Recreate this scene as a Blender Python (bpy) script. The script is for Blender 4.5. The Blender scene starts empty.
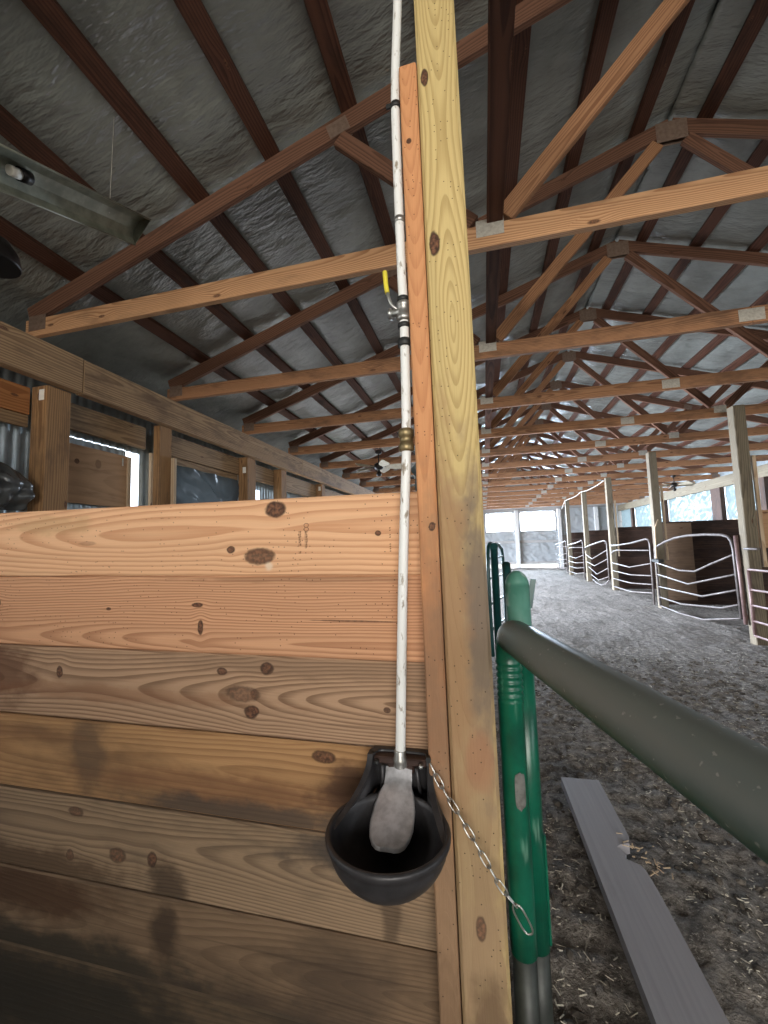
import bpy, bmesh, math, random
from mathutils import Vector, Matrix, noise as mnoise

R = random.Random(7)
S = bpy.context.scene
COL = S.collection
H = 1.16            # eye height; everything below is metres, floor at z = 0

# ------------------------------------------------------------------ camera
def make_camera():
    yaw, pitch, roll = map(math.radians, (-13.7225, 4.7798, -1.6888))
    cy, sy, cp, sp = math.cos(yaw), math.sin(yaw), math.cos(pitch), math.sin(pitch)
    f = Vector((sy * cp, cy * cp, sp)); r = Vector((cy, -sy, 0)); u = r.cross(f)
    r2 = math.cos(roll) * r + math.sin(roll) * u
    u2 = -math.sin(roll) * r + math.cos(roll) * u
    cam = bpy.data.cameras.new('camera'); ob = bpy.data.objects.new('camera', cam)
    COL.objects.link(ob)
    m = Matrix((r2, u2, -f)).transposed().to_4x4(); m.translation = (0, 0, H)
    ob.matrix_world = m
    cam.sensor_fit = 'HORIZONTAL'; cam.sensor_width = 36.0; cam.lens = 36.0 * 404.84 / 768
    cam.clip_start = 0.02; cam.clip_end = 300
    S.camera = ob
make_camera()

# ------------------------------------------------------------------ world, lights, exposure
S.view_settings.view_transform = 'Standard'
S.view_settings.look = 'None'
S.view_settings.gamma = 1.0
S.view_settings.use_curve_mapping = False
S.view_settings.exposure = 0.0
S.cycles.use_denoising = True
S.cycles.max_bounces = 8
S.cycles.diffuse_bounces = 5
S.cycles.sample_clamp_indirect = 6.0

W = bpy.data.worlds.new('sky'); S.world = W; W.use_nodes = True
bg = W.node_tree.nodes['Background']
bg.inputs[0].default_value = (0.80, 0.90, 1.0, 1); bg.inputs[1].default_value = 3.0

def area(name, loc, target, sx, sy, power, color=(1, 1, 1), spread=180):
    l = bpy.data.lights.new(name, 'AREA'); l.shape = 'RECTANGLE'; l.size = sx; l.size_y = sy
    l.energy = power; l.color = color; l.spread = math.radians(spread)
    o = bpy.data.objects.new(name, l); COL.objects.link(o); o.location = loc
    d = Vector(target) - Vector(loc)
    o.rotation_euler = d.to_track_quat('-Z', 'Y').to_euler()
    return o
# daylight through the openings of the barn, plus two added fill lamps
area('daylight_left_window', (-2.75, -0.9, H + 0.90), (0.3, 0.2, H + 0.10), 1.5, 0.6, 11, (1.0, 0.90, 0.78))
area('daylight_back_doorway', (1.1, -5.4, H + 0.42), (1.0, 2.0, 0.4), 4.8, 2.0, 155, (1.0, 0.92, 0.82), 100)
area('fill_right_near', (5.6, -1.2, H + 0.1), (1.2, 3.2, 0.0), 3.2, 2.2, 26, (0.95, 0.97, 1.0), 110)  # added fill for the near floor; the wall has no doorway here
area('daylight_far_windows', (1.5, 19.6, H + 0.9), (1.6, 8, 0.4), 3.0, 0.9, 1800, (0.80, 0.88, 1.0))
area('daylight_right_side', (6.7, 10.5, H + 0.95), (2.5, 10.5, H - 0.1), 17.0, 1.0, 130, (0.80, 0.91, 1.0))
area('fill_left_low', (-3.6, 11.5, 0.95), (1.6, 11.5, 0.0), 12.4, 1.1, 2250, (0.76, 0.85, 1.0), 100)  # added fill for the aisle floor, through invented gaps out of view

# ------------------------------------------------------------------ node helper
class NT:
    def __init__(s, name):
        s.m = bpy.data.materials.new(name); s.m.use_nodes = True
        s.t = s.m.node_tree; s.n = s.t.nodes; s.l = s.t.links
        s.n.clear()
        s.out = s.n.new('ShaderNodeOutputMaterial')
    def new(s, typ, **kw):
        nd = s.n.new(typ)
        for k, v in kw.items(): setattr(nd, k, v)
        return nd
    def put(s, sock, v):
        if v is None: return
        if hasattr(v, 'is_output'): s.l.new(v, sock)
        else:
            if isinstance(v, (tuple, list)) and len(v) == 3 and sock.type == 'RGBA': v = (*v, 1)
            sock.default_value = v
    def math(s, op, a, b=None, c=None, clamp=False):
        nd = s.new('ShaderNodeMath', operation=op, use_clamp=clamp)
        for i, v in enumerate((a, b, c)): 
            if v is not None: s.put(nd.inputs[i], v)
        return nd.outputs[0]
    def add(s, a, b): return s.math('ADD', a, b)
    def sub(s, a, b): return s.math('SUBTRACT', a, b)
    def mul(s, a, b): return s.math('MULTIPLY', a, b)
    def vec(s, x, y, z=0.0):
        nd = s.new('ShaderNodeCombineXYZ')
        for i, v in enumerate((x, y, z)): s.put(nd.inputs[i], v)
        return nd.outputs[0]
    def noise(s, v, scale=1.0, detail=2.0, rough=0.5, col=False):
        nd = s.new('ShaderNodeTexNoise'); s.put(nd.inputs['Vector'], v)
        nd.inputs['Scale'].default_value = scale; nd.inputs['Detail'].default_value = detail
        nd.inputs['Roughness'].default_value = rough
        return nd.outputs['Color'] if col else nd.outputs[0]
    def smooth(s, v, lo, hi, a=0.0, b=1.0):
        nd = s.new('ShaderNodeMapRange', interpolation_type='SMOOTHSTEP')
        s.put(nd.inputs[0], v)
        for i, x in enumerate((lo, hi, a, b)): s.put(nd.inputs[i + 1], x)
        return nd.outputs[0]
    def mix(s, f, a, b, mode='MIX'):
        nd = s.new('ShaderNodeMix', data_type='RGBA', blend_type=mode)
        s.put(nd.inputs[0], f); s.put(nd.inputs[6], a); s.put(nd.inputs[7], b)
        return nd.outputs[2]
    def bump(s, h, strength=0.3, dist=0.005, normal=None):
        nd = s.new('ShaderNodeBump'); s.put(nd.inputs['Height'], h)
        nd.inputs['Strength'].default_value = strength; nd.inputs['Distance'].default_value = dist
        if normal is not None: s.l.new(normal, nd.inputs['Normal'])
        return nd.outputs[0]
    def bsdf(s, color, rough=0.6, metal=0.0, normal=None, spec=0.5, link=True):
        b = s.new('ShaderNodeBsdfPrincipled')
        s.put(b.inputs['Base Color'], color); s.put(b.inputs['Roughness'], rough); s.put(b.inputs['Metallic'], metal)
        b.inputs['Specular IOR Level'].default_value = spec
        if normal is not None: s.l.new(normal, b.inputs['Normal'])
        if link: s.l.new(b.outputs[0], s.out.inputs[0])
        return b.outputs[0]
    def coord(s, which='Object'):
        return s.new('ShaderNodeTexCoord').outputs[which]
    def sep(s, v):
        nd = s.new('ShaderNodeSeparateXYZ'); s.put(nd.inputs[0], v); return nd.outputs

def lin(r, g, b):
    f = lambda c: (c / 255 / 12.92) if c <= 10 else ((c / 255 + 0.055) / 1.055) ** 2.4
    return (f(r), f(g), f(b))

def wood(name, light, dark, dirt=None, dirt_amt=0.4, ring=75, drift=0.5, rough=0.72, knots=None, rand_knots=0.35,
         stains=(), bump=0.35, spec=0.25, centre=None, contrast=0.75, checks=0.0, specks=0.0):
    """Flat-sawn softwood: growth rings cut by the board face (UV u = metres along the board, v = across)."""
    N = NT(name)
    uv = N.sep(N.coord('UV')); u0, v0 = uv[0], uv[1]
    rnd = N.new('ShaderNodeObjectInfo').outputs['Random']
    if knots is not None or centre is not None: rnd = N.add(rnd, 0.0)
    off = N.mul(rnd, 53.0)
    u = N.add(u0, off)
    low = N.sub(N.noise(N.vec(N.mul(u, 1.1), N.mul(v0, 9.0), off), 1.0, 2.0), 0.5)
    v = N.add(v0, N.mul(low, 0.030))
    v = N.add(v, N.mul(N.sub(N.noise(N.vec(N.mul(u, 7.0), N.mul(v0, 26.0), off), 1.0, 2.0), 0.5), 0.0055))
    kmask = None; kring = None
    for (ku, kv, a, b, deep) in (knots or ()):
        du = N.math('DIVIDE', N.sub(u0, ku), a); dv = N.math('DIVIDE', N.sub(v0, kv), b)
        d2 = N.add(N.mul(du, du), N.mul(dv, dv))
        # grain bends round the knot
        g = N.math('POWER', 2.718, N.mul(N.add(N.mul(N.mul(du, du), 0.16), N.mul(N.mul(dv, dv), 0.22)), -1.0))
        v = N.add(v, N.mul(N.mul(g, dv), -0.45 * b))
        wob = N.mul(N.sub(N.noise(N.vec(u0, v0, ku), 60.0, 2.0), 0.5), 0.9)
        m = N.smooth(N.add(d2, wob), 0.55, 1.25, deep, 0.0)
        kmask = m if kmask is None else N.math('MAXIMUM', kmask, m)
        kr = N.mul(N.smooth(N.add(d2, wob), 0.25, 0.9, 0.0, 1.0), N.smooth(N.add(d2, wob), 0.9, 1.3, 1.0, 0.0))
        kring = kr if kring is None else N.math('MAXIMUM', kring, kr)
    if knots is None and rand_knots > 0:
        vo = N.new('ShaderNodeTexVoronoi', voronoi_dimensions='2D'); N.l.new(N.vec(N.mul(u, 2.6), N.mul(N.add(v0, N.mul(off, 1.7)), 7.0)), vo.inputs['Vector'])
        vo.inputs['Scale'].default_value = 1.0
        cr = N.sep(vo.outputs['Color'])[0]
        on = N.math('LESS_THAN', cr, rand_knots)
        kmask = N.mul(N.smooth(N.add(vo.outputs['Distance'], N.mul(low, 0.05)), 0.045, 0.085, 0.85, 0.0), on)
        v = N.add(v, N.mul(N.mul(N.smooth(vo.outputs['Distance'], 0.0, 0.35, 1.0, 0.0), on), 0.018))
    vc = N.sub(v, centre if centre is not None else N.mul(N.sub(rnd, 0.5), 0.12))
    dd = N.add(N.mul(N.sub(N.noise(N.vec(N.mul(u, 0.55), off, 3.0), 1.0, 1.0), 0.5), drift * 0.35), 0.035)
    r = N.math('SQRT', N.add(N.mul(vc, vc), N.mul(dd, dd)))
    saw = N.math('FRACT', N.add(N.mul(r, ring), N.mul(low, 0.6)))
    late = N.mul(N.smooth(saw, 0.25, 0.88), N.smooth(saw, 0.93, 1.0, 1.0, 0.0))
    fib = N.noise(N.vec(N.mul(u, 5.0), N.mul(v, 330.0), off), 1.0, 3.0)
    fib2 = N.noise(N.vec(N.mul(u, 2.0), N.mul(v, 60.0), off), 1.0, 2.0)
    amt = N.math('ADD', N.mul(late, contrast), N.mul(N.sub(fib, 0.5), 0.55), clamp=True)
    col = N.mix(amt, light, dark)
    col = N.mix(N.smooth(fib2, 0.35, 0.75, 0.0, 0.35), col, tuple(c * 0.72 for c in light))
    if kmask is not None:
        kd = lin(56, 38, 30)
        kc = N.mix(N.smooth(N.noise(N.vec(u0, v0, 0.0), 130.0, 3.0), 0.3, 0.75), kd, lin(124, 84, 62))
        if kring is not None: kc = N.mix(N.mul(kring, 0.85), kc, lin(40, 28, 24))
        col = N.mix(kmask, col, kc)
    if dirt is not None:
        blot = N.noise(N.vec(N.mul(u, 1.6), N.mul(v0, 5.0), off), 1.0, 4.0, 0.6)
        grit = N.noise(N.vec(N.mul(u, 9.0), N.mul(v0, 30.0), off), 1.0, 3.0, 0.6)
        f = N.smooth(N.add(N.mul(blot, 0.7), N.mul(grit, 0.3)), 0.62 - 0.35 * dirt_amt, 0.80 - 0.3 * dirt_amt, 0.0, min(1.0, 0.45 + dirt_amt * 0.5))
        col = N.mix(f, col, dirt)
    for (su, sv, a, b, amt_, sc) in stains:
        du = N.math('DIVIDE', N.sub(u0, su), a); dv = N.math('DIVIDE', N.sub(v0, sv), b)
        d2 = N.math('SQRT', N.add(N.mul(du, du), N.mul(dv, dv)))
        wob = N.mul(N.sub(N.noise(N.vec(u0, N.mul(v0, 1.6), su), 11.0, 4.0, 0.6), 0.5), 1.7)
        col = N.mix(N.smooth(N.add(d2, wob), 0.45, 1.25, amt_, 0.0), col, sc)
    if knots and stains: col = N.mix(N.mul(kmask, 0.75), col, kc)
    if checks > 0:
        ck = N.noise(N.vec(N.mul(u, 1.3), N.mul(v, 95.0), off), 1.0, 1.0)
        col = N.mix(N.smooth(ck, 0.70, 0.76, 0.0, checks), col, tuple(c * 0.25 for c in dark))
    if specks > 0:
        vs_ = N.new('ShaderNodeTexVoronoi', voronoi_dimensions='2D'); N.l.new(N.vec(u, v0), vs_.inputs['Vector']); vs_.inputs['Scale'].default_value = 75.0
        so = N.math('LESS_THAN', N.sep(vs_.outputs['Color'])[1], N.mul(specks, N.smooth(N.noise(N.vec(u, v0), 9.0, 2.0), 0.4, 0.6)))
        col = N.mix(N.mul(N.smooth(vs_.outputs['Distance'], 0.06, 0.12, 0.85, 0.0), so), col, lin(52, 40, 30))
    h = N.add(N.mul(late, 0.6), fib)
    N.bsdf(col, rough, 0.0, N.bump(h, bump, 0.002), spec)
    return N.m

def plain(name, color, rough=0.5, metal=0.0, var=0.25, scale=20.0, dark=None, bump=0.1, spec=0.5, chips=None):
    N = NT(name); o = N.coord('Object')
    n = N.noise(o, scale, 4.0, 0.6)
    c = N.mix(N.smooth(n, 0.35, 0.7, 0.0, var), color, dark or tuple(x * 0.35 for x in color))
    if chips:
        k = N.noise(o, scale * 0.55, 3.0, 0.55)
        c = N.mix(N.smooth(k, chips[1], chips[1] + 0.03), c, chips[0])
    N.bsdf(c, rough, metal, N.bump(n, bump, 0.002), spec)
    return N.m

# ------------------------------------------------------------------ materials
DIRT = lin(84, 74, 64)
M = {}
M['chord'] = wood('truss_lumber', lin(174, 130, 96), lin(116, 76, 52), lin(92, 70, 56), 0.4, ring=110, rand_knots=0.3)
M['rafter'] = wood('rafter_lumber', lin(122, 88, 70), lin(76, 50, 38), lin(66, 46, 38), 0.3, ring=70, rand_knots=0.3)
M['purlin'] = wood('purlin_lumber', lin(92, 60, 46), lin(56, 34, 26), lin(40, 28, 22), 0.4, ring=70, rand_knots=0.2)
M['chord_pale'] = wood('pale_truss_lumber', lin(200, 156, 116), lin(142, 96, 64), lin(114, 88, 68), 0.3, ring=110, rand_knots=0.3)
M['web'] = wood('web_lumber', lin(172, 128, 94), lin(118, 78, 54), lin(90, 64, 48), 0.35, ring=110, rand_knots=0.3)
M['beam'] = wood('weathered_beam', lin(168, 138, 104), lin(110, 82, 58), lin(92, 72, 56), 0.45, ring=60, rand_knots=0.25, checks=0.5)
M['wallpost'] = wood('wall_post_lumber', lin(160, 124, 86), lin(108, 74, 46), lin(86, 66, 50), 0.4, ring=70, rand_knots=0.25, checks=0.4)
M['wallboard'] = wood('wall_board_lumber', lin(158, 130, 98), lin(108, 82, 58), lin(88, 70, 54), 0.45, ring=50, rand_knots=0.2, checks=0.3)
M['stallboard'] = wood('stall_board_lumber', lin(84, 64, 54), lin(50, 38, 33), lin(36, 30, 28), 0.55, ring=60, rand_knots=0.2)
M['rightpost'] = wood('treated_post_lumber', lin(126, 116, 98), lin(86, 77, 63), lin(76, 68, 60), 0.4, ring=70, rand_knots=0.2, checks=0.4)
M['post'] = wood('yellow_treated_post', lin(196, 174, 120), lin(140, 114, 66), lin(150, 120, 86), 0.12, ring=150, drift=1.0, centre=0.004, contrast=0.48, specks=0.35,
    knots=[(2.168, -0.028, 0.020, 0.0085, 0.95), (1.784, -0.024, 0.028, 0.011, 0.97), (0.47, -0.002, 0.022, 0.0095, 0.95)],
    stains=[(0.28, 0.0, 0.30, 0.09, 0.55, lin(112, 92, 70)), (0.72, -0.02, 0.60, 0.09, 0.75, lin(148, 122, 96)), (1.02, 0.030, 0.30, 0.035, 0.9, lin(112, 98, 86)), (1.05, -0.035, 0.42, 0.04, 0.7, lin(150, 116, 84)), (0.31, 0.01, 0.10, 0.05, 0.7, lin(92, 72, 54)), (0.76, 0.01, 0.05, 0.03, 0.5, lin(150, 98, 74))])
M['nailer'] = wood('orange_pine_board', lin(198, 142, 98), lin(152, 92, 58), lin(136, 98, 70), 0.15, ring=420, drift=0.45, centre=0.0, contrast=0.32, specks=0.3,
    knots=[(2.03, -0.004, 0.007, 0.006, 0.9), (1.195, 0.008, 0.009, 0.007, 0.95)],
    stains=[(0.30, 0.0, 0.85, 0.10, 0.9, lin(134, 110, 86)), (0.92, 0.0, 0.25, 0.05, 0.55, lin(140, 102, 76)), (0.25, 0.0, 0.2, 0.05, 0.5, lin(100, 78, 58))])

# ------------------------------------------------------------------ mesh helpers
def frame(p0, p1, wdir):
    p0, p1 = Vector(p0), Vector(p1)
    L = (p1 - p0); ln = L.length; L = L / ln
    Wd = Vector(wdir); Wd = (Wd - L * Wd.dot(L)).normalized()
    T = L.cross(Wd).normalized()
    return p0, L, Wd, T, ln

def board(bm, p0, p1, w, t, wdir, bevel=0.002, cut0=0.0, cut1=0.0, uoff=0.0):
    """Lumber from p0 to p1 (centre line), w wide along wdir, t thick. UVs in metres. cut0/cut1 slant the ends across the width."""
    o, L, Wd, T, ln = frame(p0, p1, wdir)
    b2 = bmesh.new(); uvl = b2.loops.layers.uv.new('UVMap')
    vs = {}
    for i in (0, 1):
        for j in (-1, 1):
            for k in (-1, 1):
                l = i * ln + (cut0 if i == 0 else cut1) * j * 0.5
                vs[i, j, k] = b2.verts.new((l, j * w / 2, k * t / 2))
    for f in (((0,-1,-1),(0,-1,1),(0,1,1),(0,1,-1)), ((1,-1,-1),(1,1,-1),(1,1,1),(1,-1,1)),
              ((0,-1,-1),(1,-1,-1),(1,-1,1),(0,-1,1)), ((0,1,-1),(0,1,1),(1,1,1),(1,1,-1)),
              ((0,-1,-1),(0,1,-1),(1,1,-1),(1,-1,-1)), ((0,-1,1),(1,-1,1),(1,1,1),(0,1,1))):
        b2.faces.new([vs[k] for k in f])
    bmesh.ops.recalc_face_normals(b2, faces=b2.faces[:])
    if bevel > 0:
        bmesh.ops.bevel(b2, geom=b2.edges[:], offset=min(bevel, t * 0.2), segments=1, affect='EDGES')
    b2.normal_update()
    for f in b2.faces:
        n = f.normal; a = [abs(n.x), abs(n.y), abs(n.z)]; m = a.index(max(a))
        for lp in f.loops:
            x, y, z = lp.vert.co
            if m == 2: q = (x + uoff, y + (0.0 if n.z > 0 else 0.0))
            elif m == 1: q = (x + uoff, (w / 2 + z + t / 2) * (1 if n.y > 0 else -1))
            else: q = (y * 0.25 + 9.0, z + 0.3)
            lp[uvl].uv = q
    for v in b2.verts:
        x, y, z = v.co; v.co = o + L * x + Wd * y + T * z
    merge(bm, b2)

def merge(bm, b2):
    me = bpy.data.meshes.new('tmp'); b2.to_mesh(me); b2.free()
    if not bm.loops.layers.uv: bm.loops.layers.uv.new('UVMap')
    bm.from_mesh(me); bpy.data.meshes.remove(me)

def box(bm, c, s, bevel=0.002):
    c = Vector(c); sx, sy, sz = s
    board(bm, c - Vector((sx / 2, 0, 0)), c + Vector((sx / 2, 0, 0)), sy, sz, (0, 1, 0), bevel)

def smooth_path(pts, n=6):
    P = [Vector(p) for p in pts]
    if len(P) < 3: return P
    out = []
    for i in range(len(P) - 1):
        a, b, c, d = P[max(i - 1, 0)], P[i], P[i + 1], P[min(i + 2, len(P) - 1)]
        for k in range(n):
            t = k / n
            out.append(0.5 * ((2 * b) + (c - a) * t + (2 * a - 5 * b + 4 * c - d) * t * t + (3 * b - a - 3 * c + d) * t ** 3))
    out.append(P[-1]); return out

def round_corner(a, b, c, r, n=6):
    """points of an arc joining a-b-c with radius-like setback r"""
    a, b, c = Vector(a), Vector(b), Vector(c)
    p = b + (a - b).normalized() * r; q = b + (c - b).normalized() * r
    return [(1 - t) ** 2 * p + 2 * t * (1 - t) * b + t * t * q for t in [i / n for i in range(n + 1)]]

def tube(bm, pts, r, seg=12, closed=False, cap=True, dome=False):
    P = [Vector(p) for p in pts]; n = len(P)
    rr = r if isinstance(r, (list, tuple)) else [r] * n
    rings = []; prev = None
    for i in range(n):
        if closed: d = P[(i + 1) % n] - P[i - 1]
        else: d = P[min(i + 1, n - 1)] - P[max(i - 1, 0)]
        d.normalize()
        if prev is None:
            up = Vector((0, 0, 1)) if abs(d.z) < 0.9 else Vector((1, 0, 0))
            x = d.cross(up).normalized()
        else:
            x = (prev - d * prev.dot(d)).normalized()
        prev = x; y = d.cross(x)
        rings.append([bm.verts.new(P[i] + (x * math.cos(2 * math.pi * k / seg) + y * math.sin(2 * math.pi * k / seg)) * rr[i]) for k in range(seg)])
    m = n if closed else n - 1
    for i in range(m):
        a, b = rings[i], rings[(i + 1) % n]
        for k in range(seg):
            f = bm.faces.new((a[k], a[(k + 1) % seg], b[(k + 1) % seg], b[k])); f.smooth = True
    if not closed and cap:
        bm.faces.new(rings[0][::-1]); bm.faces.new(rings[-1])

def lathe(bm, prof, c, seg=24, axis='Z'):
    c = Vector(c); rings = []
    for (r, z) in prof:
        ring = []
        for k in range(seg):
            a = 2 * math.pi * k / seg
            p = Vector((r * math.cos(a), r * math.sin(a), z))
            if axis == 'Y': p = Vector((p.x, p.z, p.y))
            if axis == 'X': p = Vector((p.z, p.x, p.y))
            ring.append(bm.verts.new(c + p))
        rings.append(ring)
    for a, b in zip(rings, rings[1:]):
        for k in range(seg):
            f = bm.faces.new((a[k], a[(k + 1) % seg], b[(k + 1) % seg], b[k])); f.smooth = True
    bm.faces.new(rings[0][::-1]); bm.faces.new(rings[-1])
    
def surf(bm, fn, nu, nv, flip=False):
    g = [[bm.verts.new(fn(i / nu, j / nv)) for j in range(nv + 1)] for i in range(nu + 1)]
    for i in range(nu):
        for j in range(nv):
            q = (g[i][j], g[i + 1][j], g[i + 1][j + 1], g[i][j + 1])
            f = bm.faces.new(q[::-1] if flip else q); f.smooth = True
    return g

def obj(name, bm, mat, parent=None, fixn=True):
    if fixn: bmesh.ops.recalc_face_normals(bm, faces=bm.faces[:])
    me = bpy.data.meshes.new(name); bm.to_mesh(me); bm.free()
    if mat is not None: me.materials.append(mat)
    o = bpy.data.objects.new(name, me); COL.objects.link(o)
    if parent is not None: o.parent = parent
    return o

def mk(name, mat, fn, parent=None, fixn=True):
    bm = bmesh.new(); fn(bm)
    return obj(name, bm, mat, parent, fixn)

def rebase(o, loc):
    """move the mesh origin of a one-mesh thing to loc, leaving it in place"""
    o.data.transform(Matrix.Translation(-Vector(loc))); o.location = loc
    return o

def thing(name, label, cat, loc=(0, 0, 0), group=None):
    o = bpy.data.objects.new(name, None); COL.objects.link(o); o.location = loc
    o.empty_display_size = 0.1
    return tag(o, label, cat, group)

def tag(o, label, cat, group=None, kind=None):
    o['label'] = label; o['category'] = cat
    if group: o['group'] = group
    if kind: o['kind'] = kind
    return o

def struct(o):
    o['kind'] = 'structure'; return o

def child(name, mat, fn, parent):
    """mesh written in world coordinates, parented to an unrotated Empty"""
    bm = bmesh.new(); fn(bm)
    off = Vector(parent.location); q = parent.parent
    while q is not None: off += Vector(q.location); q = q.parent
    bmesh.ops.translate(bm, vec=-off, verts=bm.verts[:])
    return obj(name, bm, mat, parent)

def dup(root, loc, label=None, name=None):
    r = root.copy(); COL.objects.link(r); r.location = loc
    if label: r['label'] = label
    for ch in list(root.children):
        c = ch.copy(); COL.objects.link(c); c.parent = r
        for g in ch.children:
            d = g.copy(); COL.objects.link(d); d.parent = c
    return r

ORD = ['first', 'second', 'third', 'fourth', 'fifth', 'sixth', 'seventh', 'eighth', 'ninth', 'tenth', 'eleventh', 'twelfth', 'thirteenth', 'fourteenth', 'fifteenth']

# ================================================================== SETTING
XL, XR, YB, YE = -3.02, 5.72, -5.5, 19.0
ZC = H + 1.42                      # underside of the bottom chords
XRIDGE = 1.46; SL = 0.33
def raf_low(x): return H + 1.955 + SL * ((x if x < XRIDGE else 2 * XRIDGE - x) + 1.47)
RH = 0.115                          # vertical depth of a rafter
PH = 0.040

# floor -------------------------------------------------------------
def floor_mat():
    N = NT('barn_dirt'); o = N.coord('Object')
    n1 = N.noise(o, 1.1, 3.0); n2 = N.noise(o, 26.0, 6.0, 0.7); n3 = N.noise(o, 110.0, 4.0, 0.65)
    c = N.mix(N.smooth(n2, 0.32, 0.68), lin(76, 71, 66), lin(160, 154, 147))
    c = N.mix(N.smooth(n1, 0.35, 0.7, 0.0, 0.45), c, lin(136, 130, 124))
    n4 = N.noise(o, 5.0, 4.0, 0.65)
    c = N.mix(N.smooth(n4, 0.56, 0.70, 0.0, 0.6), c, lin(70, 64, 59))
    c = N.mix(N.smooth(n3, 0.57, 0.70, 0.0, 0.55), c, lin(206, 200, 190))
    h = N.add(N.mul(n2, 0.7), N.mul(n3, 0.5))
    N.bsdf(c, 0.92, 0.0, N.bump(h, 0.9, 0.022), 0.15)
    return N.m
M['floor'] = floor_mat()
def fz(x, y):
    z = 0.035 * (mnoise.noise(Vector((x * 0.9, y * 0.9, 0))) ) + 0.012 * mnoise.noise(Vector((x * 4, y * 4, 2)))
    near = max(0.0, 1 - max(0.0, y - 1.5) / 5)
    if x < -0.3 and y < 1.2: z -= 0.16          # the stall is dug out a little below the aisle
    z += (0.006 + 0.010 * near) * mnoise.noise(Vector((x * 16, y * 16, 5))) + 0.007 * near * mnoise.noise(Vector((x * 42, y * 42, 9)))
    return z
def build_floor(bm):
    xs = [-3.3, -2, -1, -0.4] + [i * 0.025 for i in range(0, 121)] + [3.1 + 0.15 * i for i in range(0, 19)]
    ys = [-5.6 + 0.8 * i for i in range(7)] + [0.0 + 0.025 * i for i in range(0, 161)]
    y = 4.06
    while y < 19.4: ys.append(y); y += 0.06 + (y - 4) * 0.012
    ys.append(19.6)
    g = [[bm.verts.new((x, y, fz(x, y))) for y in ys] for x in xs]
    for i in range(len(xs) - 1):
        for j in range(len(ys) - 1):
            f = bm.faces.new((g[i][j], g[i + 1][j], g[i + 1][j + 1], g[i][j + 1])); f.smooth = True
struct(mk('floor', M['floor'], build_floor))
def build_ground(bm):
    for (x0, x1, y0, y1) in ((-40, 40, 19.6, 70), (-40, 40, -60, -5.6), (-40, -3.3, -5.6, 19.6), (5.8, 40, -5.6, 19.6)):
        bm.faces.new([bm.verts.new(p) for p in ((x0, y0, -0.02), (x1, y0, -0.02), (x1, y1, -0.02), (x0, y1, -0.02))])
struct(mk('ground', plain('pale_gravel', lin(190, 186, 170), 0.9, var=0.3, scale=3.0), build_ground))

# insulated roof underside -------------------------------------------
def vinyl_mat():
    N = NT('roof_insulation_vinyl'); o = N.coord('Object')
    n1 = N.noise(o, 2.2, 4.0, 0.6); p = N.sep(o)
    wr = N.noise(N.vec(N.mul(p[0], 1.2), N.mul(p[1], 3.6), N.mul(p[2], 1.2)), 2.5, 4.0, 0.65)
    c = N.mix(N.smooth(n1, 0.3, 0.75), lin(138, 141, 135), lin(112, 113, 108))
    N.bsdf(c, 0.27, 0.0, N.bump(wr, 0.8, 0.04), 0.75)
    return N.m
M['vinyl'] = vinyl_mat()
PX = [-2.44 + 0.46 * i for i in range(9)]          # purlins on the left slope (last one just left of the ridge)
def sheet(side):
    def fn(bm):
        nx, ny = 110, 420
        def p(i, j):
            x = -3.15 + (XRIDGE + 3.15) * i
            y = YB + (YE + 0.2 - YB) * j
            z = raf_low(x) + RH + PH
            ph = (x + 2.44) / 0.46; fr = ph - math.floor(ph)
            sag = math.sin(math.pi * fr) ** 2
            t = (y - 1.91) / 1.219; ft = abs(t - round(t)) * 1.219
            a = mnoise.noise(Vector((x * 1.3, y * 2.4, 3.0 * side)))
            b = mnoise.noise(Vector((x * 3 + y * 4, y * 9.0 - x * 3, 7 + side)))
            c = mnoise.noise(Vector((x * 9, y * 22, 11 + side)))
            z += -0.016 * sag + sag * (0.024 * a + 0.017 * b + 0.009 * c) + 0.006
            return Vector((x if side > 0 else 2 * XRIDGE - x, y, z))
        surf(bm, p, nx, ny)
    o = mk('ceiling', M['vinyl'], fn); struct(o)
    bpy_mod = o.modifiers.new('thick', 'SOLIDIFY'); bpy_mod.thickness = 0.02; bpy_mod.offset = 1 if False else -1
    return o
sheet(1).name = 'ceiling'; sheet(-1)
for oo in [x for x in COL.objects if x.name.startswith('ceiling')]:
    # metal roofing above the insulation belongs to the same shell: thicken upwards only
    oo.modifiers['thick'].offset = 1

struct(mk('trim_3', M['vinyl'], lambda bm: [board(bm, (XRIDGE + q * 0.11, YB, raf_low(XRIDGE) + RH + PH + 0.012), (XRIDGE + q * 0.11, YE + 0.2, raf_low(XRIDGE) + RH + PH + 0.012), 0.24, 0.012, (1, 0, -SL * q), 0.0) for q in (-1, 1)]))
# purlins -----------------------------------------------------------
def purlin(x, label, slope_sign):
    zc = raf_low(x) + RH + PH / 2
    nrm = Vector((-SL * slope_sign, 0, 1)).normalized()
    o = mk('roof_purlin', M['purlin'], lambda bm: board(bm, (x, YB + 0.05, zc), (x, YE - 0.05, zc), 0.038, 0.095, nrm, 0.0015))
    rebase(o, (x, 7.0, zc))
    tag(o, label, 'purlin', 'roof purlins on the left slope' if slope_sign > 0 else 'roof purlins on the right slope')
for i, x in enumerate(PX):
    purlin(x, 'dark brown roof purlin on the left slope, %s up from the left eave' % ORD[i], 1)
for i, x in enumerate(PX):
    purlin(2 * XRIDGE - x, 'dark brown roof purlin on the right slope, %s up from the right eave' % ORD[i], -1)

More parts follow.
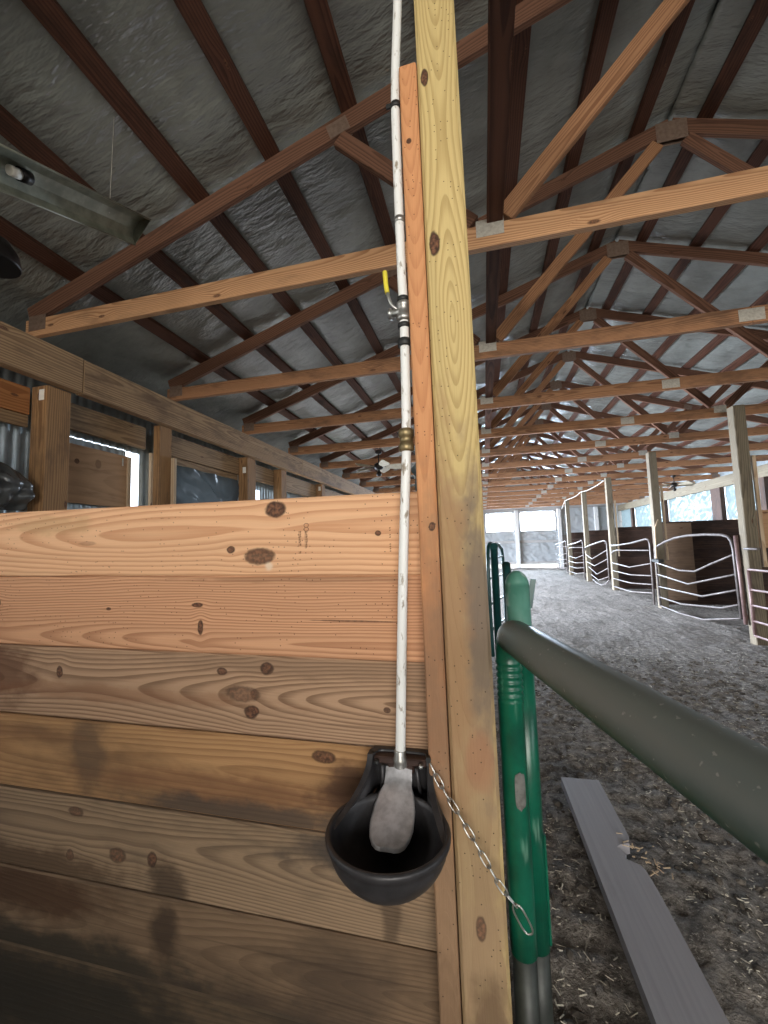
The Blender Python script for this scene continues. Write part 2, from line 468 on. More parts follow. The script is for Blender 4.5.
# trusses -----------------------------------------------------------
M['plate'] = plain('galvanized_plate', lin(190, 186, 176), 0.5, 0.15, 0.5, 60.0, lin(140, 132, 122))
TH = 0.038
M['rustplate'] = plain('dull_brown_plate', lin(132, 112, 98), 0.6, 0.25, 0.5, 40.0, lin(92, 70, 58))
def truss(y, label):
    t = thing('roof_truss', label, 'roof truss', (XRIDGE, y, ZC), 'roof trusses spanning the barn')
    yc = y + TH / 2; CH = 0.115
    hx = 4.30                                     # half span
    x0, x1 = XRIDGE - hx, XRIDGE + hx
    A = (0.10, 2 * XRIDGE - 0.10)
    child('bottom_chord', M['chord'], lambda bm: board(bm, (x0, yc, ZC + CH / 2), (1.82, yc, ZC + CH / 2), CH, TH, (0, 0, 1), 0.003), t)
    child('bottom_chord', M['chord'], lambda bm: board(bm, (1.823, yc, ZC + CH / 2), (x1, yc, ZC + CH / 2), CH, TH, (0, 0, 1), 0.003, uoff=3.0), t)
    for s in (1, -1):
        def raf(bm):
            xa, xb = (x0 + 0.02, XRIDGE - 0.001)
            z0 = raf_low(xa) + RH / 2; z1 = raf_low(xb) + RH / 2
            fx = lambda x: x if s > 0 else 2 * XRIDGE - x
            board(bm, (fx(xa), yc, z0), (fx(xb), yc, z1), RH * 0.95, TH, (0, 0, 1), 0.003, 0.0, 0.0)
        child('rafter', M['rafter'], raf, t)
        fx = lambda x: x if s > 0 else 2 * XRIDGE - x
        child('web', M['rafter'], lambda bm: board(bm, (fx(-0.66), yc, raf_low(-0.66) - 0.01), (fx(0.02), yc, ZC + CH + 0.02), 0.088, TH, (1, 0, 0.3), 0.003), t)
        child('web', M['web'] if s > 0 else M['rafter'], lambda bm: board(bm, (fx(0.17), yc, ZC + CH + 0.035), (fx(XRIDGE - 0.09), yc, raf_low(XRIDGE - 0.09) - 0.03), 0.088, TH, (1, 0, -0.5), 0.003), t)
    def plate(bm, x, z, w, h, rot=0.0):
        for yy in (y - 0.0012, y + TH + 0.0012):
            c = Vector((x, yy, z)); d = Vector((math.cos(rot), 0, math.sin(rot)))
            board(bm, c - d * w / 2, c + d * w / 2, h, 0.002, (-d.z, 0, d.x), 0)
            if yy < y:
                for a in range(6):
                    for b in range(3):
                        q = c + d * ((a - 2.5) * w / 6.5) + Vector((-d.z, 0, d.x)) * ((b - 1) * h / 3.4)
                        board(bm, q - d * w * 0.04, q + d * w * 0.04, h * 0.09, 0.005, (-d.z, 0, d.x), 0)
    for x in A: child('gusset_plate', M['plate'], lambda bm: plate(bm, x, ZC + 0.095, 0.13, 0.085), t)
    child('gusset_plate', M['plate'], lambda bm: plate(bm, 1.82, ZC + CH / 2, 0.15, 0.085), t)
    child('gusset_plate', M['rustplate'], lambda bm: plate(bm, XRIDGE, raf_low(XRIDGE) + 0.01, 0.20, 0.15), t)
    for s in (1, -1):
        x = -0.66 if s > 0 else 2 * XRIDGE + 0.66
        child('gusset_plate', M['rustplate'], lambda bm: plate(bm, x, raf_low(x) + 0.045, 0.12, 0.085, math.atan(SL) * s), t)
        x = x0 + 0.10 if s > 0 else x1 - 0.10
        child('gusset_plate', M['rustplate'], lambda bm: plate(bm, x, ZC + 0.085, 0.14, 0.10, 0.0), t)
    return t
TY = [1.91 + 1.219 * i for i in range(14)]
def truss_label(i):
    if i == 0: return 'nearest roof truss, its pale bottom chord passing right behind the yellow post'
    if i == 13: return 'last roof truss, against the bright far end wall'
    return 'wooden roof truss across the barn, %s from the camera' % ORD[i]
T0 = truss(TY[0], truss_label(0))
for i in range(1, 14): dup(T0, (XRIDGE, TY[i], ZC), truss_label(i))
dup(T0, (XRIDGE, 0.630, ZC), 'roof truss right overhead, only a bit of its chord showing in the top left corner')
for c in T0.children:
    if c.name.startswith('bottom_chord'):          # the nearest truss gets a paler chord colour
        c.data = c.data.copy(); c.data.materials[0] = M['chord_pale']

# lengthwise bracing board lying on the bottom chords
o = mk('truss_runner', M['purlin'], lambda bm: board(bm, (0.125, -2.0, ZC + 0.115 + 0.020), (0.125, 18.0, ZC + 0.115 + 0.020), 0.075, 0.038, (1, 0, 0), 0.002))
tag(rebase(o, (0.125, 8, ZC + 0.135)), 'dark lengthwise brace board lying on the truss bottom chords beside the yellow post', 'brace board')

# eave beams ----------------------------------------------------------
def eave(x, thick, z0, z1, sgn):
    def fn(bm):
        for (ya, yb, dz) in ((YB, 2.245, 0.0), (2.25, 5.9, -0.004), (5.904, 12.0, 0.0), (12.004, YE, 0.003)):
            board(bm, (x + sgn * thick / 2, ya, (z0 + z1) / 2 + dz), (x + sgn * thick / 2, yb, (z0 + z1) / 2 + dz), z1 - z0, thick, (0, 0, 1), 0.004, uoff=ya * 1.7)
    return fn
struct(mk('trim_1', M['beam'], eave(-2.76, 0.076, H + 1.165, ZC - 0.001, -1)))
M['beamR'] = wood('pale_eave_beam', lin(122, 112, 93), lin(90, 81, 66), lin(80, 72, 60), 0.3, ring=60)
struct(mk('trim_2', M['beamR'], eave(5.58, 0.076, H + 1.17, ZC - 0.001, 1)))

# ------------------------------------------------------------------ left wall
M['metal'] = plain('corrugated_steel', lin(176, 186, 190), 0.42, 0.6, 0.3, 9.0, lin(120, 128, 132))
def corrugated(bm, x, ya, yb, za, zb, amp=0.014, pitch=0.076):
    n = max(2, int((yb - ya) / pitch * 8))
    def p(i, j):
        y = ya + (yb - ya) * i; ph = (y / pitch) % 1.0
        d = max(0.0, min(1.0, (abs(ph - 0.5) * 2 - 0.35) / 0.3))
        return Vector((x - amp * d, y, za + (zb - za) * j))
    surf(bm, p, n, 1)
WZ0, WZ1 = H + 0.42, H + 0.93        # window band in the left wall
WIN_L = ((2.40, 2.93, 'window_1'),)
def left_wall(bm):
    # cladding with the daylight slit beside the shutter, window openings, those behind the camera and unseen low gaps added for floor light left open
    for (ya, yb, za, zb) in ((YB, -1.9, 0, 3.2), (-1.9, -0.1, 0, H + 0.45), (-1.9, -0.1, H + 1.2, 3.2), (-0.1, 1.6, 0, 3.2), (1.6, 2.36, 0, 3.2), (2.36, 2.97, 0, H + 0.928), (2.36, 2.97, H + 0.935, 3.2), (2.97, 3.12, 0, H + 0.4), (2.97, 3.12, H + 0.93, 3.2),
                             (3.12, 3.4, 0, 3.2), (3.4, 4.4, 0, H + 0.4), (3.4, 4.4, H + 0.88, 3.2), (4.4, 4.95, 0, 3.2), (4.95, 5.25, 0, H + 0.35), (4.95, 5.25, H + 0.85, 3.2), (5.25, 5.7, H + 0.36, 3.2), (5.7, 6.3, H + 0.36, H + 0.4), (5.7, 6.3, H + 0.8, 3.2), (6.3, 17.6, H + 0.36, 3.2), (17.6, YE, 0, 3.2)):
        corrugated(bm, XL - 0.10, ya, yb, za, zb)
o = struct(mk('wall_left', M['metal'], left_wall))

def wall_post(x, y, sx, sy, z1, label, name='wall_post', mat='wallpost', tagz=None):
    t = thing(name, label, 'post', (x, y, 0), None)
    child('timber', M[mat], lambda bm: board(bm, (x, y, 0), (x, y, z1), sx, sy, (1, 0, 0), 0.004), t)
    if tagz:
        child('paper_tag', M['paper'], lambda bm: box(bm, (x + 0.02, y - sy / 2 - 0.001, tagz), (0.045, 0.0015, 0.075), 0), t)['label'] = 'white stapled lumber tag'
    return t
M['paper'] = plain('white_paper', lin(232, 230, 222), 0.7, var=0.15, scale=40)
ZB = H + 1.165
wall_post(-2.91, 2.145, 0.14, 0.165, ZB, 'thick brown wall post with a white tag, left of the plywood shutter', tagz=H + 1.10)
wall_post(-2.87, 3.12, 0.07, 0.15, ZB, 'wall post at the bright daylight slit beside the plywood shutter')
wall_post(-2.90, 4.56, 0.13, 0.19, ZB, 'wall post with a white tag, behind the shiny plastic window film', tagz=H + 1.0)
wall_post(-2.90, 5.42, 0.13, 0.16, ZB, 'wall post left of the small far daylight gap')
wall_post(-2.90, 6.95, 0.13, 0.16, ZB, 'wall post with a white tag, farthest one showing above the planks', tagz=H + 1.08)

def lboard(name, x, ya, yb, za, zb, t, label, mat='wallboard', cat='board', group=None):
    o = mk(name, M[mat], lambda bm: board(bm, (x, ya, (za + zb) / 2), (x, yb, (za + zb) / 2), zb - za, t, (0, 0, 1), 0.003))
    rebase(o, (x, (ya + yb) / 2, za)); return tag(o, label, cat, group)
M['orange_board'] = wood('orange_wall_board', lin(176, 120, 74), lin(130, 78, 44), lin(104, 70, 48), 0.3, ring=50)
lboard('wall_board', -3.0, 0.9, 2.055, H + 0.965, H + 1.155, 0.038, 'orange brown wall board under the eave beam, above the corrugated metal', 'orange_board')
lboard('wall_board', -3.005, 0.9, 2.055, H + 0.878, H + 0.960, 0.032, 'pale girt board just above the corrugated metal panel')
lboard('wall_board', -2.99, 0.9, 2.055, H + 0.36, H + 0.50, 0.04, 'brown girt board below the corrugated metal, by the black plastic')
lboard('header_board', -3.0, 2.235, 3.04, H + 0.95, H + 1.15, 0.04, 'wide weathered board above the plywood shutter')
lboard('header_board', -2.97, 3.20, 4.46, H + 0.945, H + 1.155, 0.04, 'wide weathered board above the plastic window film')
lboard('header_board', -2.985, 3.20, 4.46, H + 0.88, H + 0.94, 0.03, 'narrow strip of board directly above the plastic film')
lboard('header_board', -2.97, 4.66, 5.33, H + 0.93, H + 1.15, 0.04, 'weathered board between the two tagged wall posts')
lboard('header_board', -2.97, 5.51, 6.86, H + 0.90, H + 1.15, 0.04, 'weathered board above the small far daylight gap')
lboard('header_board', -2.97, 7.04, 12.0, H + 0.40, H + 1.15, 0.04, 'long weathered boarding beyond the last tagged wall post')

# plywood shutter with daylight round its edges
M['ply'] = wood('plywood', lin(186, 150, 116), lin(150, 114, 84), lin(130, 100, 76), 0.35, ring=22, drift=1.6, contrast=0.35, bump=0.1,
    knots=[(0.24, 0.10, 0.020, 0.022, 0.95), (0.42, 0.11, 0.028, 0.040, 0.45)])
sh = thing('window_shutter', 'brown plywood window shutter with a dark knot hole, daylight along its edge', 'shutter', (-3.06, 2.65, H + 0.40))
child('panel', M['ply'], lambda bm: board(bm, (-3.06, 2.215, H + 0.63), (-3.06, 2.93, H + 0.63), 0.46, 0.014, (0, 0, 1), 0.001), sh)
M['batten'] = wood('pale_batten', lin(198, 176, 148), lin(156, 128, 98), lin(140, 116, 92), 0.25, ring=70)
child('edge_batten', M['batten'], lambda bm: board(bm, (-3.045, 2.925, H + 0.40), (-3.045, 2.925, H + 0.855), 0.03, 0.018, (0, 1, 0), 0.001), sh)
for hz in (0.50, 0.78):
    child('hinge', M['plate'], lambda bm: box(bm, (-3.015, 2.222, H + hz), (0.085, 0.03, 0.03), 0.002), sh)
child('latch', M['plate'], lambda bm: box(bm, (-3.045, 2.86, H + 0.80), (0.012, 0.01, 0.07)), sh)
tag(rebase(mk('window_jamb', M['batten'], lambda bm: board(bm, (-2.985, 3.145, H + 0.36), (-2.985, 3.145, H + 0.93), 0.10, 0.03, (0, 1, 0), 0.002)), (-2.985, 3.145, H + 0.36)),
    'pale wooden window jamb right beside the bright daylight slit', 'window jamb')
tag(rebase(mk('window_stop', M['batten'], lambda bm: board(bm, (-2.82, 3.20, H + 0.3), (-2.82, 3.20, H + 0.885), 0.05, 0.03, (1, 0, 0), 0.002)), (-2.82, 3.20, H + 0.3)),
    'short narrow upright stick at the left edge of the plastic film', 'wooden stick')

def plastic_mat(name, col, trans, rough=0.22, alpha=0.35):
    N = NT(name); o = N.coord('Object')
    n = N.noise(o, 7.0, 4.0, 0.6)
    nb = N.bump(n, 0.35, 0.02)
    d = N.bsdf(col, rough, 0.0, nb, 0.6, link=False)
    tr = N.new('ShaderNodeBsdfTranslucent'); tr.inputs[0].default_value = (*trans, 1); N.l.new(nb, tr.inputs[1])
    tp = N.new('ShaderNodeBsdfTransparent'); tp.inputs[0].default_value = (*trans, 1)
    m1 = N.new('ShaderNodeMixShader'); m1.inputs[0].default_value = 0.55; N.l.new(d, m1.inputs[1]); N.l.new(tr.outputs[0], m1.inputs[2])
    m2 = N.new('ShaderNodeMixShader'); m2.inputs[0].default_value = alpha; N.l.new(m1.outputs[0], m2.inputs[1]); N.l.new(tp.outputs[0], m2.inputs[2])
    N.l.new(m2.outputs[0], N.out.inputs[0])
    return N.m
M['film'] = plastic_mat('clear_plastic_film', lin(134, 146, 148), lin(126, 143, 148), 0.25, 0.02)
M['darkfilm'] = plastic_mat('smoky_plastic_film', lin(84, 86, 88), lin(60, 66, 70), 0.16, 0.04)
M['whitefilm'] = plastic_mat('milky_plastic_film', lin(226, 230, 232), lin(160, 172, 178), 0.3, 0.05)
M['blackfilm'] = plain('black_plastic_bag', lin(88, 90, 90), 0.25, var=0.3, scale=6, spec=0.7)

def folds(y, z, seed, k=1.0):
    a = math.sin((y * 9 + z * 13) * k + 3.0 * mnoise.noise(Vector((y * 2.1, z * 2.1, seed))))
    b = mnoise.noise(Vector((y * 7 * k, z * 7 * k, seed + 4)))
    c = 1 - abs(mnoise.noise(Vector((y * 5 * k + z * 4, z * 3 * k - y * 2, seed + 8)))) * 2
    return 0.35 * a + 0.6 * b + 0.5 * c
def film_x(bm, x, ya, yb, za, zb, amp, seed, n=(60, 40), k=1.0):
    surf(bm, lambda i, j: Vector((x + amp * folds(ya + (yb - ya) * i, za + (zb - za) * j, seed, k), ya + (yb - ya) * i, za + (zb - za) * j)), n[0], n[1])
def film_y(bm, y, xa, xb, za, zb, amp, seed, n=(70, 40), k=1.0):
    surf(bm, lambda i, j: Vector((xa + (xb - xa) * i, y + amp * folds(xa + (xb - xa) * i, za + (zb - za) * j, seed, k), za + (zb - za) * j)), n[0], n[1])

o = mk('plastic_film', M['darkfilm'], lambda bm: film_x(bm, -2.98, 3.30, 4.47, H + 0.30, H + 0.875, 0.035, 2, (120, 80)))
tag(rebase(o, (-2.98, 3.9, H + 0.3)), 'shiny crumpled grey plastic film over the left wall window opening', 'plastic sheet')
def bag(bm):
    def p(i, j):
        y = 1.38 + 0.62 * i; z = H + 0.30 + (0.44 - 0.22 * i * i) * j
        d = 0.06 * mnoise.noise(Vector((y * 9, z * 9, 1))) + 0.05 * mnoise.noise(Vector((y * 19, z * 16, 4))) + 0.10 * math.sin(math.pi * j)
        return Vector((-2.93 + d, y, z))
    surf(bm, p, 60, 40)
o = mk('plastic_tarp', M['blackfilm'], bag); o.modifiers.new('thick', 'SOLIDIFY').thickness = 0.003
tag(rebase(o, (-2.93, 1.7, H + 0.25)), 'crumpled shiny black plastic hanging on the wall below the corrugated metal', 'plastic sheet')

# ------------------------------------------------------------------ right wall
def right_wall(bm):
    board(bm, (5.70, YB, H * 0.5 + 0.17), (5.70, YE, H * 0.5 + 0.17), H + 0.34, 0.04, (0, 0, 1), 0.003)
M['stallback'] = M['stallboard']
struct(mk('wall_right', M['stallback'], right_wall))
struct(mk('wall_right', M['metal'], lambda bm: board(bm, (5.78, YB, H + 1.75), (5.78, YE + 0.1, H + 1.75), 1.12, 0.02, (0, 0, 1), 0)))
for i, (ya, yb) in enumerate(((0.0, 2.36), (2.52, 4.80), (4.96, 7.24), (7.40, 9.72), (9.90, 11.30), (11.74, 14.4), (14.56, 17.3), (17.45, 18.9))):
    o = mk('window_film', M['film'], lambda bm: film_x(bm, 5.66, ya, yb, H + 0.36, H + 1.19, 0.034, 20 + i, (90, 34)))
    tag(rebase(o, (5.66, (ya + yb) / 2, H + 0.36)), 'translucent plastic sheet over the right wall opening, %s bay from the near end' % ORD[i], 'plastic sheet', 'plastic sheets along the right wall')
    yp = yb + 0.08 if i < 7 else 18.97
    if i in (4,): yp = 11.52
    if i < 7:
        t = thing('wall_post', 'dark wall post between the right wall plastic sheets, %s from the near end' % ORD[i], 'post', (5.60, yp, 0), 'right wall posts')
        child('timber', M['stallboard'], lambda bm: board(bm, (5.60, yp, 0), (5.60, yp, H + 1.168), 0.10, 0.16 if i != 4 else 0.42, (1, 0, 0), 0.004), t)
o = mk('wall_rail', M['batten'], lambda bm: board(bm, (5.655, 0, H + 0.345), (5.655, 18.9, H + 0.345), 0.07, 0.05, (0, 0, 1), 0.003))
tag(rebase(o, (5.655, 9, H + 0.31)), 'long pale rail along the bottom of the right wall plastic sheets', 'rail')

# stall partitions (across) with upright planks
PY = [5.42, 7.86, 10.30, 12.74, 15.17]
def partition(y, label):
    t = thing('stall_partition', label, 'stall partition', (4.3, y, 0), 'stall partitions on the right side')
    zt = H + 0.27
    zz = 0.02
    while zz < zt - 0.05:
        zz2 = min(zz + 0.235, zt)
        child('plank', M['stallboard'], lambda bm: board(bm, (2.93, y + 0.09, (zz + zz2) / 2), (5.67, y + 0.09, (zz + zz2) / 2), zz2 - zz - 0.004, 0.04, (0, 0, 1), 0.003, uoff=zz * 7 + y), t)
        zz = zz2
    return t
for i, y in enumerate(PY):
    partition(y, 'dark brown plank stall partition behind the %s right aisle post' % ('nearest' if i == 0 else ORD[i]))
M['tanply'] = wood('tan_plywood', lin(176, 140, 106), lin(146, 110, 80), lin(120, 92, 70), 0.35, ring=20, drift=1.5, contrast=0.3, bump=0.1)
o = mk('partition_panel', M['tanply'], lambda bm: board(bm, (2.98, 5.42, H + 0.065), (4.2, 5.42, H + 0.065), 0.42, 0.015, (0, 0, 1), 0.001))
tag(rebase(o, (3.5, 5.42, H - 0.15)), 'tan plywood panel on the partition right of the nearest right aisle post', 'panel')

M['litpatch'] = wood('lit_partition_patch', lin(140, 116, 96), lin(112, 90, 72), lin(88, 72, 60), 0.4, ring=20, drift=1.5, contrast=0.3, bump=0.1)  # lighter tone stands in for light falling on the partition
o = mk('partition_panel', M['litpatch'], lambda bm: board(bm, (2.96, 7.915, 0.75), (3.42, 7.915, 0.75), 1.30, 0.015, (0, 0, 1), 0.001))  # not a real panel; stands in for light on the partition
tag(rebase(o, (3.2, 7.915, 0.1)), 'lighter brown sheet standing in for light on the dark partition beside the second right aisle post', 'panel')

# ------------------------------------------------------------------ far end wall
def end_wall(bm):
    Y = YE + 0.06
    def q(xa, xb, za, zb): board(bm, (xa, Y, (za + zb) / 2), (xb, Y, (za + zb) / 2), zb - za, 0.05, (0, 0, 1), 0.0)
    q(XL - .1, XR + .1, H + 1.34, H + 3.1)
    q(XL - .1, 0.08, H - 0.95, H + 1.34)
    q(3.10, XR + .1, 0.0, H + 1.34)
    q(0.08, 3.10, H - 0.93, H + 0.44)
    q(1.34, 1.57, H + 0.44, H + 1.34)
M['endwall'] = wood('end_wall_boards', lin(172, 170, 168), lin(140, 138, 136), lin(130, 126, 122), 0.3, ring=40, contrast=0.4)
struct(mk('wall_far', M['endwall'], end_wall))
M['glass'] = plastic_mat('window_glazing', lin(220, 230, 235), lin(240, 246, 250), 0.2, 0.85)
for i, (xa, xb) in enumerate(((0.08, 1.34), (1.57, 3.10))):
    w = thing('window_%d' % (i + 1), 'x', 'window'); del w['label']; del w['category']; w['kind'] = 'structure'
    zc = H + 0.89; hw = 0.90
    child('pane', M['glass'], lambda bm: board(bm, (xa, YE + 0.05, zc), (xb, YE + 0.05, zc), hw, 0.006, (0, 0, 1), 0), w)
    def fr(bm):
        for z in (H + 0.46, H + 1.31): board(bm, (xa, YE + 0.02, z), (xb, YE + 0.02, z), 0.05, 0.05, (0, 0, 1), 0.002)
        for x in (xa + 0.02, xb - 0.02): board(bm, (x, YE + 0.02, H + 0.44), (x, YE + 0.02, H + 1.34), 0.05, 0.05, (1, 0, 0), 0.002)
    child('window_frame', M['endwall'], fr, w)
# posts and girts on the end wall
M['whitepost'] = wood('pale_end_post', lin(214, 214, 212), lin(180, 176, 172), lin(170, 164, 158), 0.2, ring=60, contrast=0.4)
def epost(x, w, label):
    o = mk('end_wall_post', M['whitepost'], lambda bm: board(bm, (x, YE - 0.07, 0), (x, YE - 0.07, H + 1.40), w, 0.14, (1, 0, 0), 0.004))
    tag(rebase(o, (x, YE - 0.07, 0)), label, 'post')
epost(1.44, 0.17, 'pale post between the two bright far end windows')
epost(3.22, 0.14, 'pale post at the right of the far end windows')
epost(4.7, 0.14, 'pale post on the far end wall behind the right hand stalls')
for z, lab in ((0.0, 'upper pale girt across the far end wall below the windows'), (-0.93, 'lower pale girt across the far end wall near the floor')):
    def g(bm, z=z):
        for xa, xb in ((0.05, 1.35), (1.53, 3.14), (3.30, 4.62)): board(bm, (xa, YE + 0.005, H + z), (xb, YE + 0.005, H + z), 0.10, 0.05, (0, 0, 1), 0.003)
    o = mk('end_wall_girt', M['endwall'], g); tag(rebase(o, (1.5, YE, H + z)), lab, 'girt')
for k, (xa, xb, za, zb, lab) in enumerate(((0.06, 1.35, H - 0.88, H - 0.06, 'wrinkled plastic sheet below the left far end window'), (1.53, 3.14, H - 0.88, H - 0.06, 'wrinkled plastic sheet below the right far end window'), (3.30, 5.55, H + 0.25, H + 1.40, 'draped plastic sheet on the far end wall above the right hand stalls'),
                         (0.06, 1.35, H + 0.06, H + 0.42, 'plastic strip right under the left far end window pane'), (1.53, 3.14, H + 0.06, H + 0.42, 'plastic strip right under the right far end window pane'))):
    o = mk('plastic_sheet', M['whitefilm'], lambda bm: film_y(bm, YE - 0.02, xa, xb, za, zb, 0.022, 40 + k, k=0.9))
    tag(rebase(o, ((xa + xb) / 2, YE - 0.02, za)), lab, 'plastic sheet')
# back wall behind the camera, with its open doorway
def back_wall(bm):
    Y = YB - 0.02
    def q(xa, xb, za, zb): board(bm, (xa, Y, (za + zb) / 2), (xb, Y, (za + zb) / 2), zb - za, 0.05, (0, 0, 1), 0.0)
    q(XL - .1, -1.4, 0, 3.0); q(3.6, XR + .1, 0, 3.0); q(-1.4, 3.6, H + 1.5, H + 3.1)
struct(mk('wall_back', M['stallboard'], back_wall))
M['shade'] = M['wallboard']
struct(mk('wall_light_block', M['wallboard'], lambda bm: board(bm, (-2.75, -1.75, 0.715), (-0.05, -1.75, 0.715), 1.43, 0.04, (0, 0, 1), 0.003)))  # unseen wall behind the camera, added and sized to shade the lower planks

# ================================================================== HERO: plank partition, post, pipe, bowl
PXL, PXR, PYF = -2.74, -0.124, 0.856
def plank_mat(i):
    U = lambda x: x - PXL
    zc = [H + z for z in (0.034, -0.150, -0.333, -0.519, -0.707, -0.893, -1.07)]
    V = lambda z, i=i: (H + z) - zc[i]
    st = lin(58, 46, 36)
    if i == 0:
        return wood('plank_pine_bright', lin(224, 178, 138), lin(178, 122, 84), lin(140, 100, 66), 0.12, ring=100, drift=0.7, centre=0.02, contrast=0.6, checks=0.0, specks=0.35,
            knots=[(U(-0.471), V(0.098), 0.026, 0.020, 0.9), (U(-0.588), V(0.006), 0.011, 0.009, 0.85), (U(-0.512), V(-0.010), 0.040, 0.020, 0.72), (U(-0.224), V(0.036), 0.007, 0.006, 0.85), (U(-1.02), V(0.03), 0.03, 0.006, 0.2)],
            stains=[(U(-1.15), 0.05, 0.14, 0.03, 0.35, lin(150, 128, 86)), (U(-0.487), V(-0.033), 0.012, 0.012, 0.8, lin(220, 200, 176))])
    if i == 1:
        return wood('plank_pine_orange', lin(206, 157, 120), lin(150, 102, 72), lin(132, 94, 66), 0.15, ring=150, drift=0.3, centre=-0.06, contrast=0.7, specks=0.3,
            knots=[(U(-0.681), V(-0.128), 0.016, 0.006, 0.85), (U(-0.672), V(-0.181), 0.008, 0.018, 0.85), (U(-0.947), V(-0.141), 0.008, 0.004, 0.8), (U(-0.29), V(-0.158), 0.10, 0.002, 0.6), (U(-1.33), V(-0.13), 0.012, 0.012, 0.7)],
            stains=[(U(-0.45), 0.083, 0.35, 0.008, 0.4, lin(104, 76, 54))])
    if i == 2:
        return wood('plank_gray_brown', lin(174, 142, 114), lin(106, 80, 60), lin(112, 92, 72), 0.25, ring=140, drift=0.8, centre=0.0, contrast=0.75, checks=0.3,
            knots=[(U(-0.611), V(-0.284), 0.014, 0.009, 0.75), (U(-0.494), V(-0.272), 0.018, 0.014, 0.85), (U(-0.556), V(-0.332), 0.045, 0.018, 0.5), (U(-0.533), V(-0.370), 0.019, 0.015, 0.85), (U(-1.097), V(-0.307), 0.011, 0.016, 0.8), (U(-0.215), V(-0.345), 0.008, 0.006, 0.7), (U(-0.185), V(-0.355), 0.006, 0.006, 0.7)],
            stains=[(U(-1.32), 0.02, 0.16, 0.08, 0.8, lin(92, 62, 44)), (U(-0.95), -0.02, 0.5, 0.022, 0.45, lin(124, 84, 58)), (U(-0.4), 0.07, 0.5, 0.03, 0.35, lin(112, 90, 72))])
    if i == 3:
        return wood('plank_smeared_brown', lin(176, 136, 94), lin(122, 86, 56), lin(104, 80, 58), 0.45, ring=110, drift=0.9, centre=0.01, contrast=0.55, checks=0.2,
            knots=[(U(-0.36), V(-0.455), 0.028, 0.014, 0.75), (U(-1.33), V(-0.56), 0.010, 0.010, 0.6)],
            stains=[(U(-1.0), 0.02, 0.06, 0.10, 0.75, lin(92, 74, 58)), (U(-0.62), -0.03, 0.36, 0.045, 0.6, lin(118, 82, 58)), (U(-0.29), 0.0, 0.10, 0.06, 0.8, lin(70, 48, 40)), (U(-0.5), -0.08, 0.4, 0.035, 0.85, lin(70, 62, 56)), (U(-1.25), 0.05, 0.25, 0.02, 0.5, lin(120, 86, 60))])  # red-brown spot left of the bowl neck is the bowl's shadow, painted in
    if i == 4:
        return wood('plank_dirty_gray', lin(150, 126, 100), lin(94, 76, 60), lin(90, 78, 64), 0.45, ring=150, drift=0.7, centre=0.02, contrast=0.7, checks=0.4,
            knots=[(U(-1.03), V(-0.645), 0.024, 0.012, 0.5), (U(-1.045), V(-0.75), 0.012, 0.014, 0.5), (U(-0.80), V(-0.725), 0.014, 0.018, 0.75), (U(-0.90), V(-0.73), 0.026, 0.018, 0.55)],
            stains=[(U(-0.3), 0.06, 0.16, 0.05, 0.85, lin(60, 54, 50)), (U(-1.2), -0.08, 0.35, 0.05, 0.8, lin(74, 56, 40)), (U(-0.76), -0.075, 0.05, 0.07, 0.8, st), (U(-0.22), -0.03, 0.02, 0.10, 0.6, st)])
    if i == 5:
        return wood('plank_soiled_brown', lin(122, 100, 78), lin(84, 66, 50), lin(76, 62, 48), 0.55, ring=120, drift=0.8, contrast=0.5, rand_knots=0.0, checks=0.3,
            stains=[(U(-1.2), 0.05, 0.30, 0.07, 0.85, lin(68, 46, 30)), (U(-0.76), 0.02, 0.04, 0.08, 0.85, st), (U(-1.1), -0.09, 0.55, 0.07, 0.9, lin(46, 42, 34)), (U(-0.4), -0.10, 0.4, 0.05, 0.7, lin(58, 48, 40)), (U(-0.33), 0.0, 0.12, 0.08, 0.6, lin(66, 54, 44))])
    return wood('plank_manure_dark', lin(104, 86, 66), lin(70, 56, 44), lin(50, 43, 35), 0.7, ring=80, contrast=0.5, rand_knots=0.0,
        stains=[(U(-1.1), 0.03, 0.55, 0.14, 0.9, lin(42, 38, 31)), (U(-0.4), -0.05, 0.3, 0.1, 0.7, lin(56, 47, 38))])
sp = thing('stall_partition', 'stall partition of wide horizontal pine planks, bright at top, soiled at bottom', 'stall partition', (PXL, PYF, 0))
edges_r = [0.1165, -0.0685, -0.2435, -0.427, -0.612, -0.800, -0.985, -1.28]
edges_l = [0.1360, -0.0420, -0.238, -0.4215, -0.613, -0.806, -0.990, -1.28]   # slightly out of level
PLK = ['bright honey pine top plank with two large knots and a grade stamp', 'orange pine plank, second from the top, with slanted small knots', 'weathered gray brown plank with a fan shaped knot', 'brown plank with dark smears and a painted shadow beside the water bowl',
       'dirty gray plank level with the bottom of the water bowl', 'soiled brown plank, second from the floor', 'dark manure stained bottom plank']
SEAM = (0.0022, 0.0025, 0.0065, 0.0055, 0.003, 0.003, 0.003)
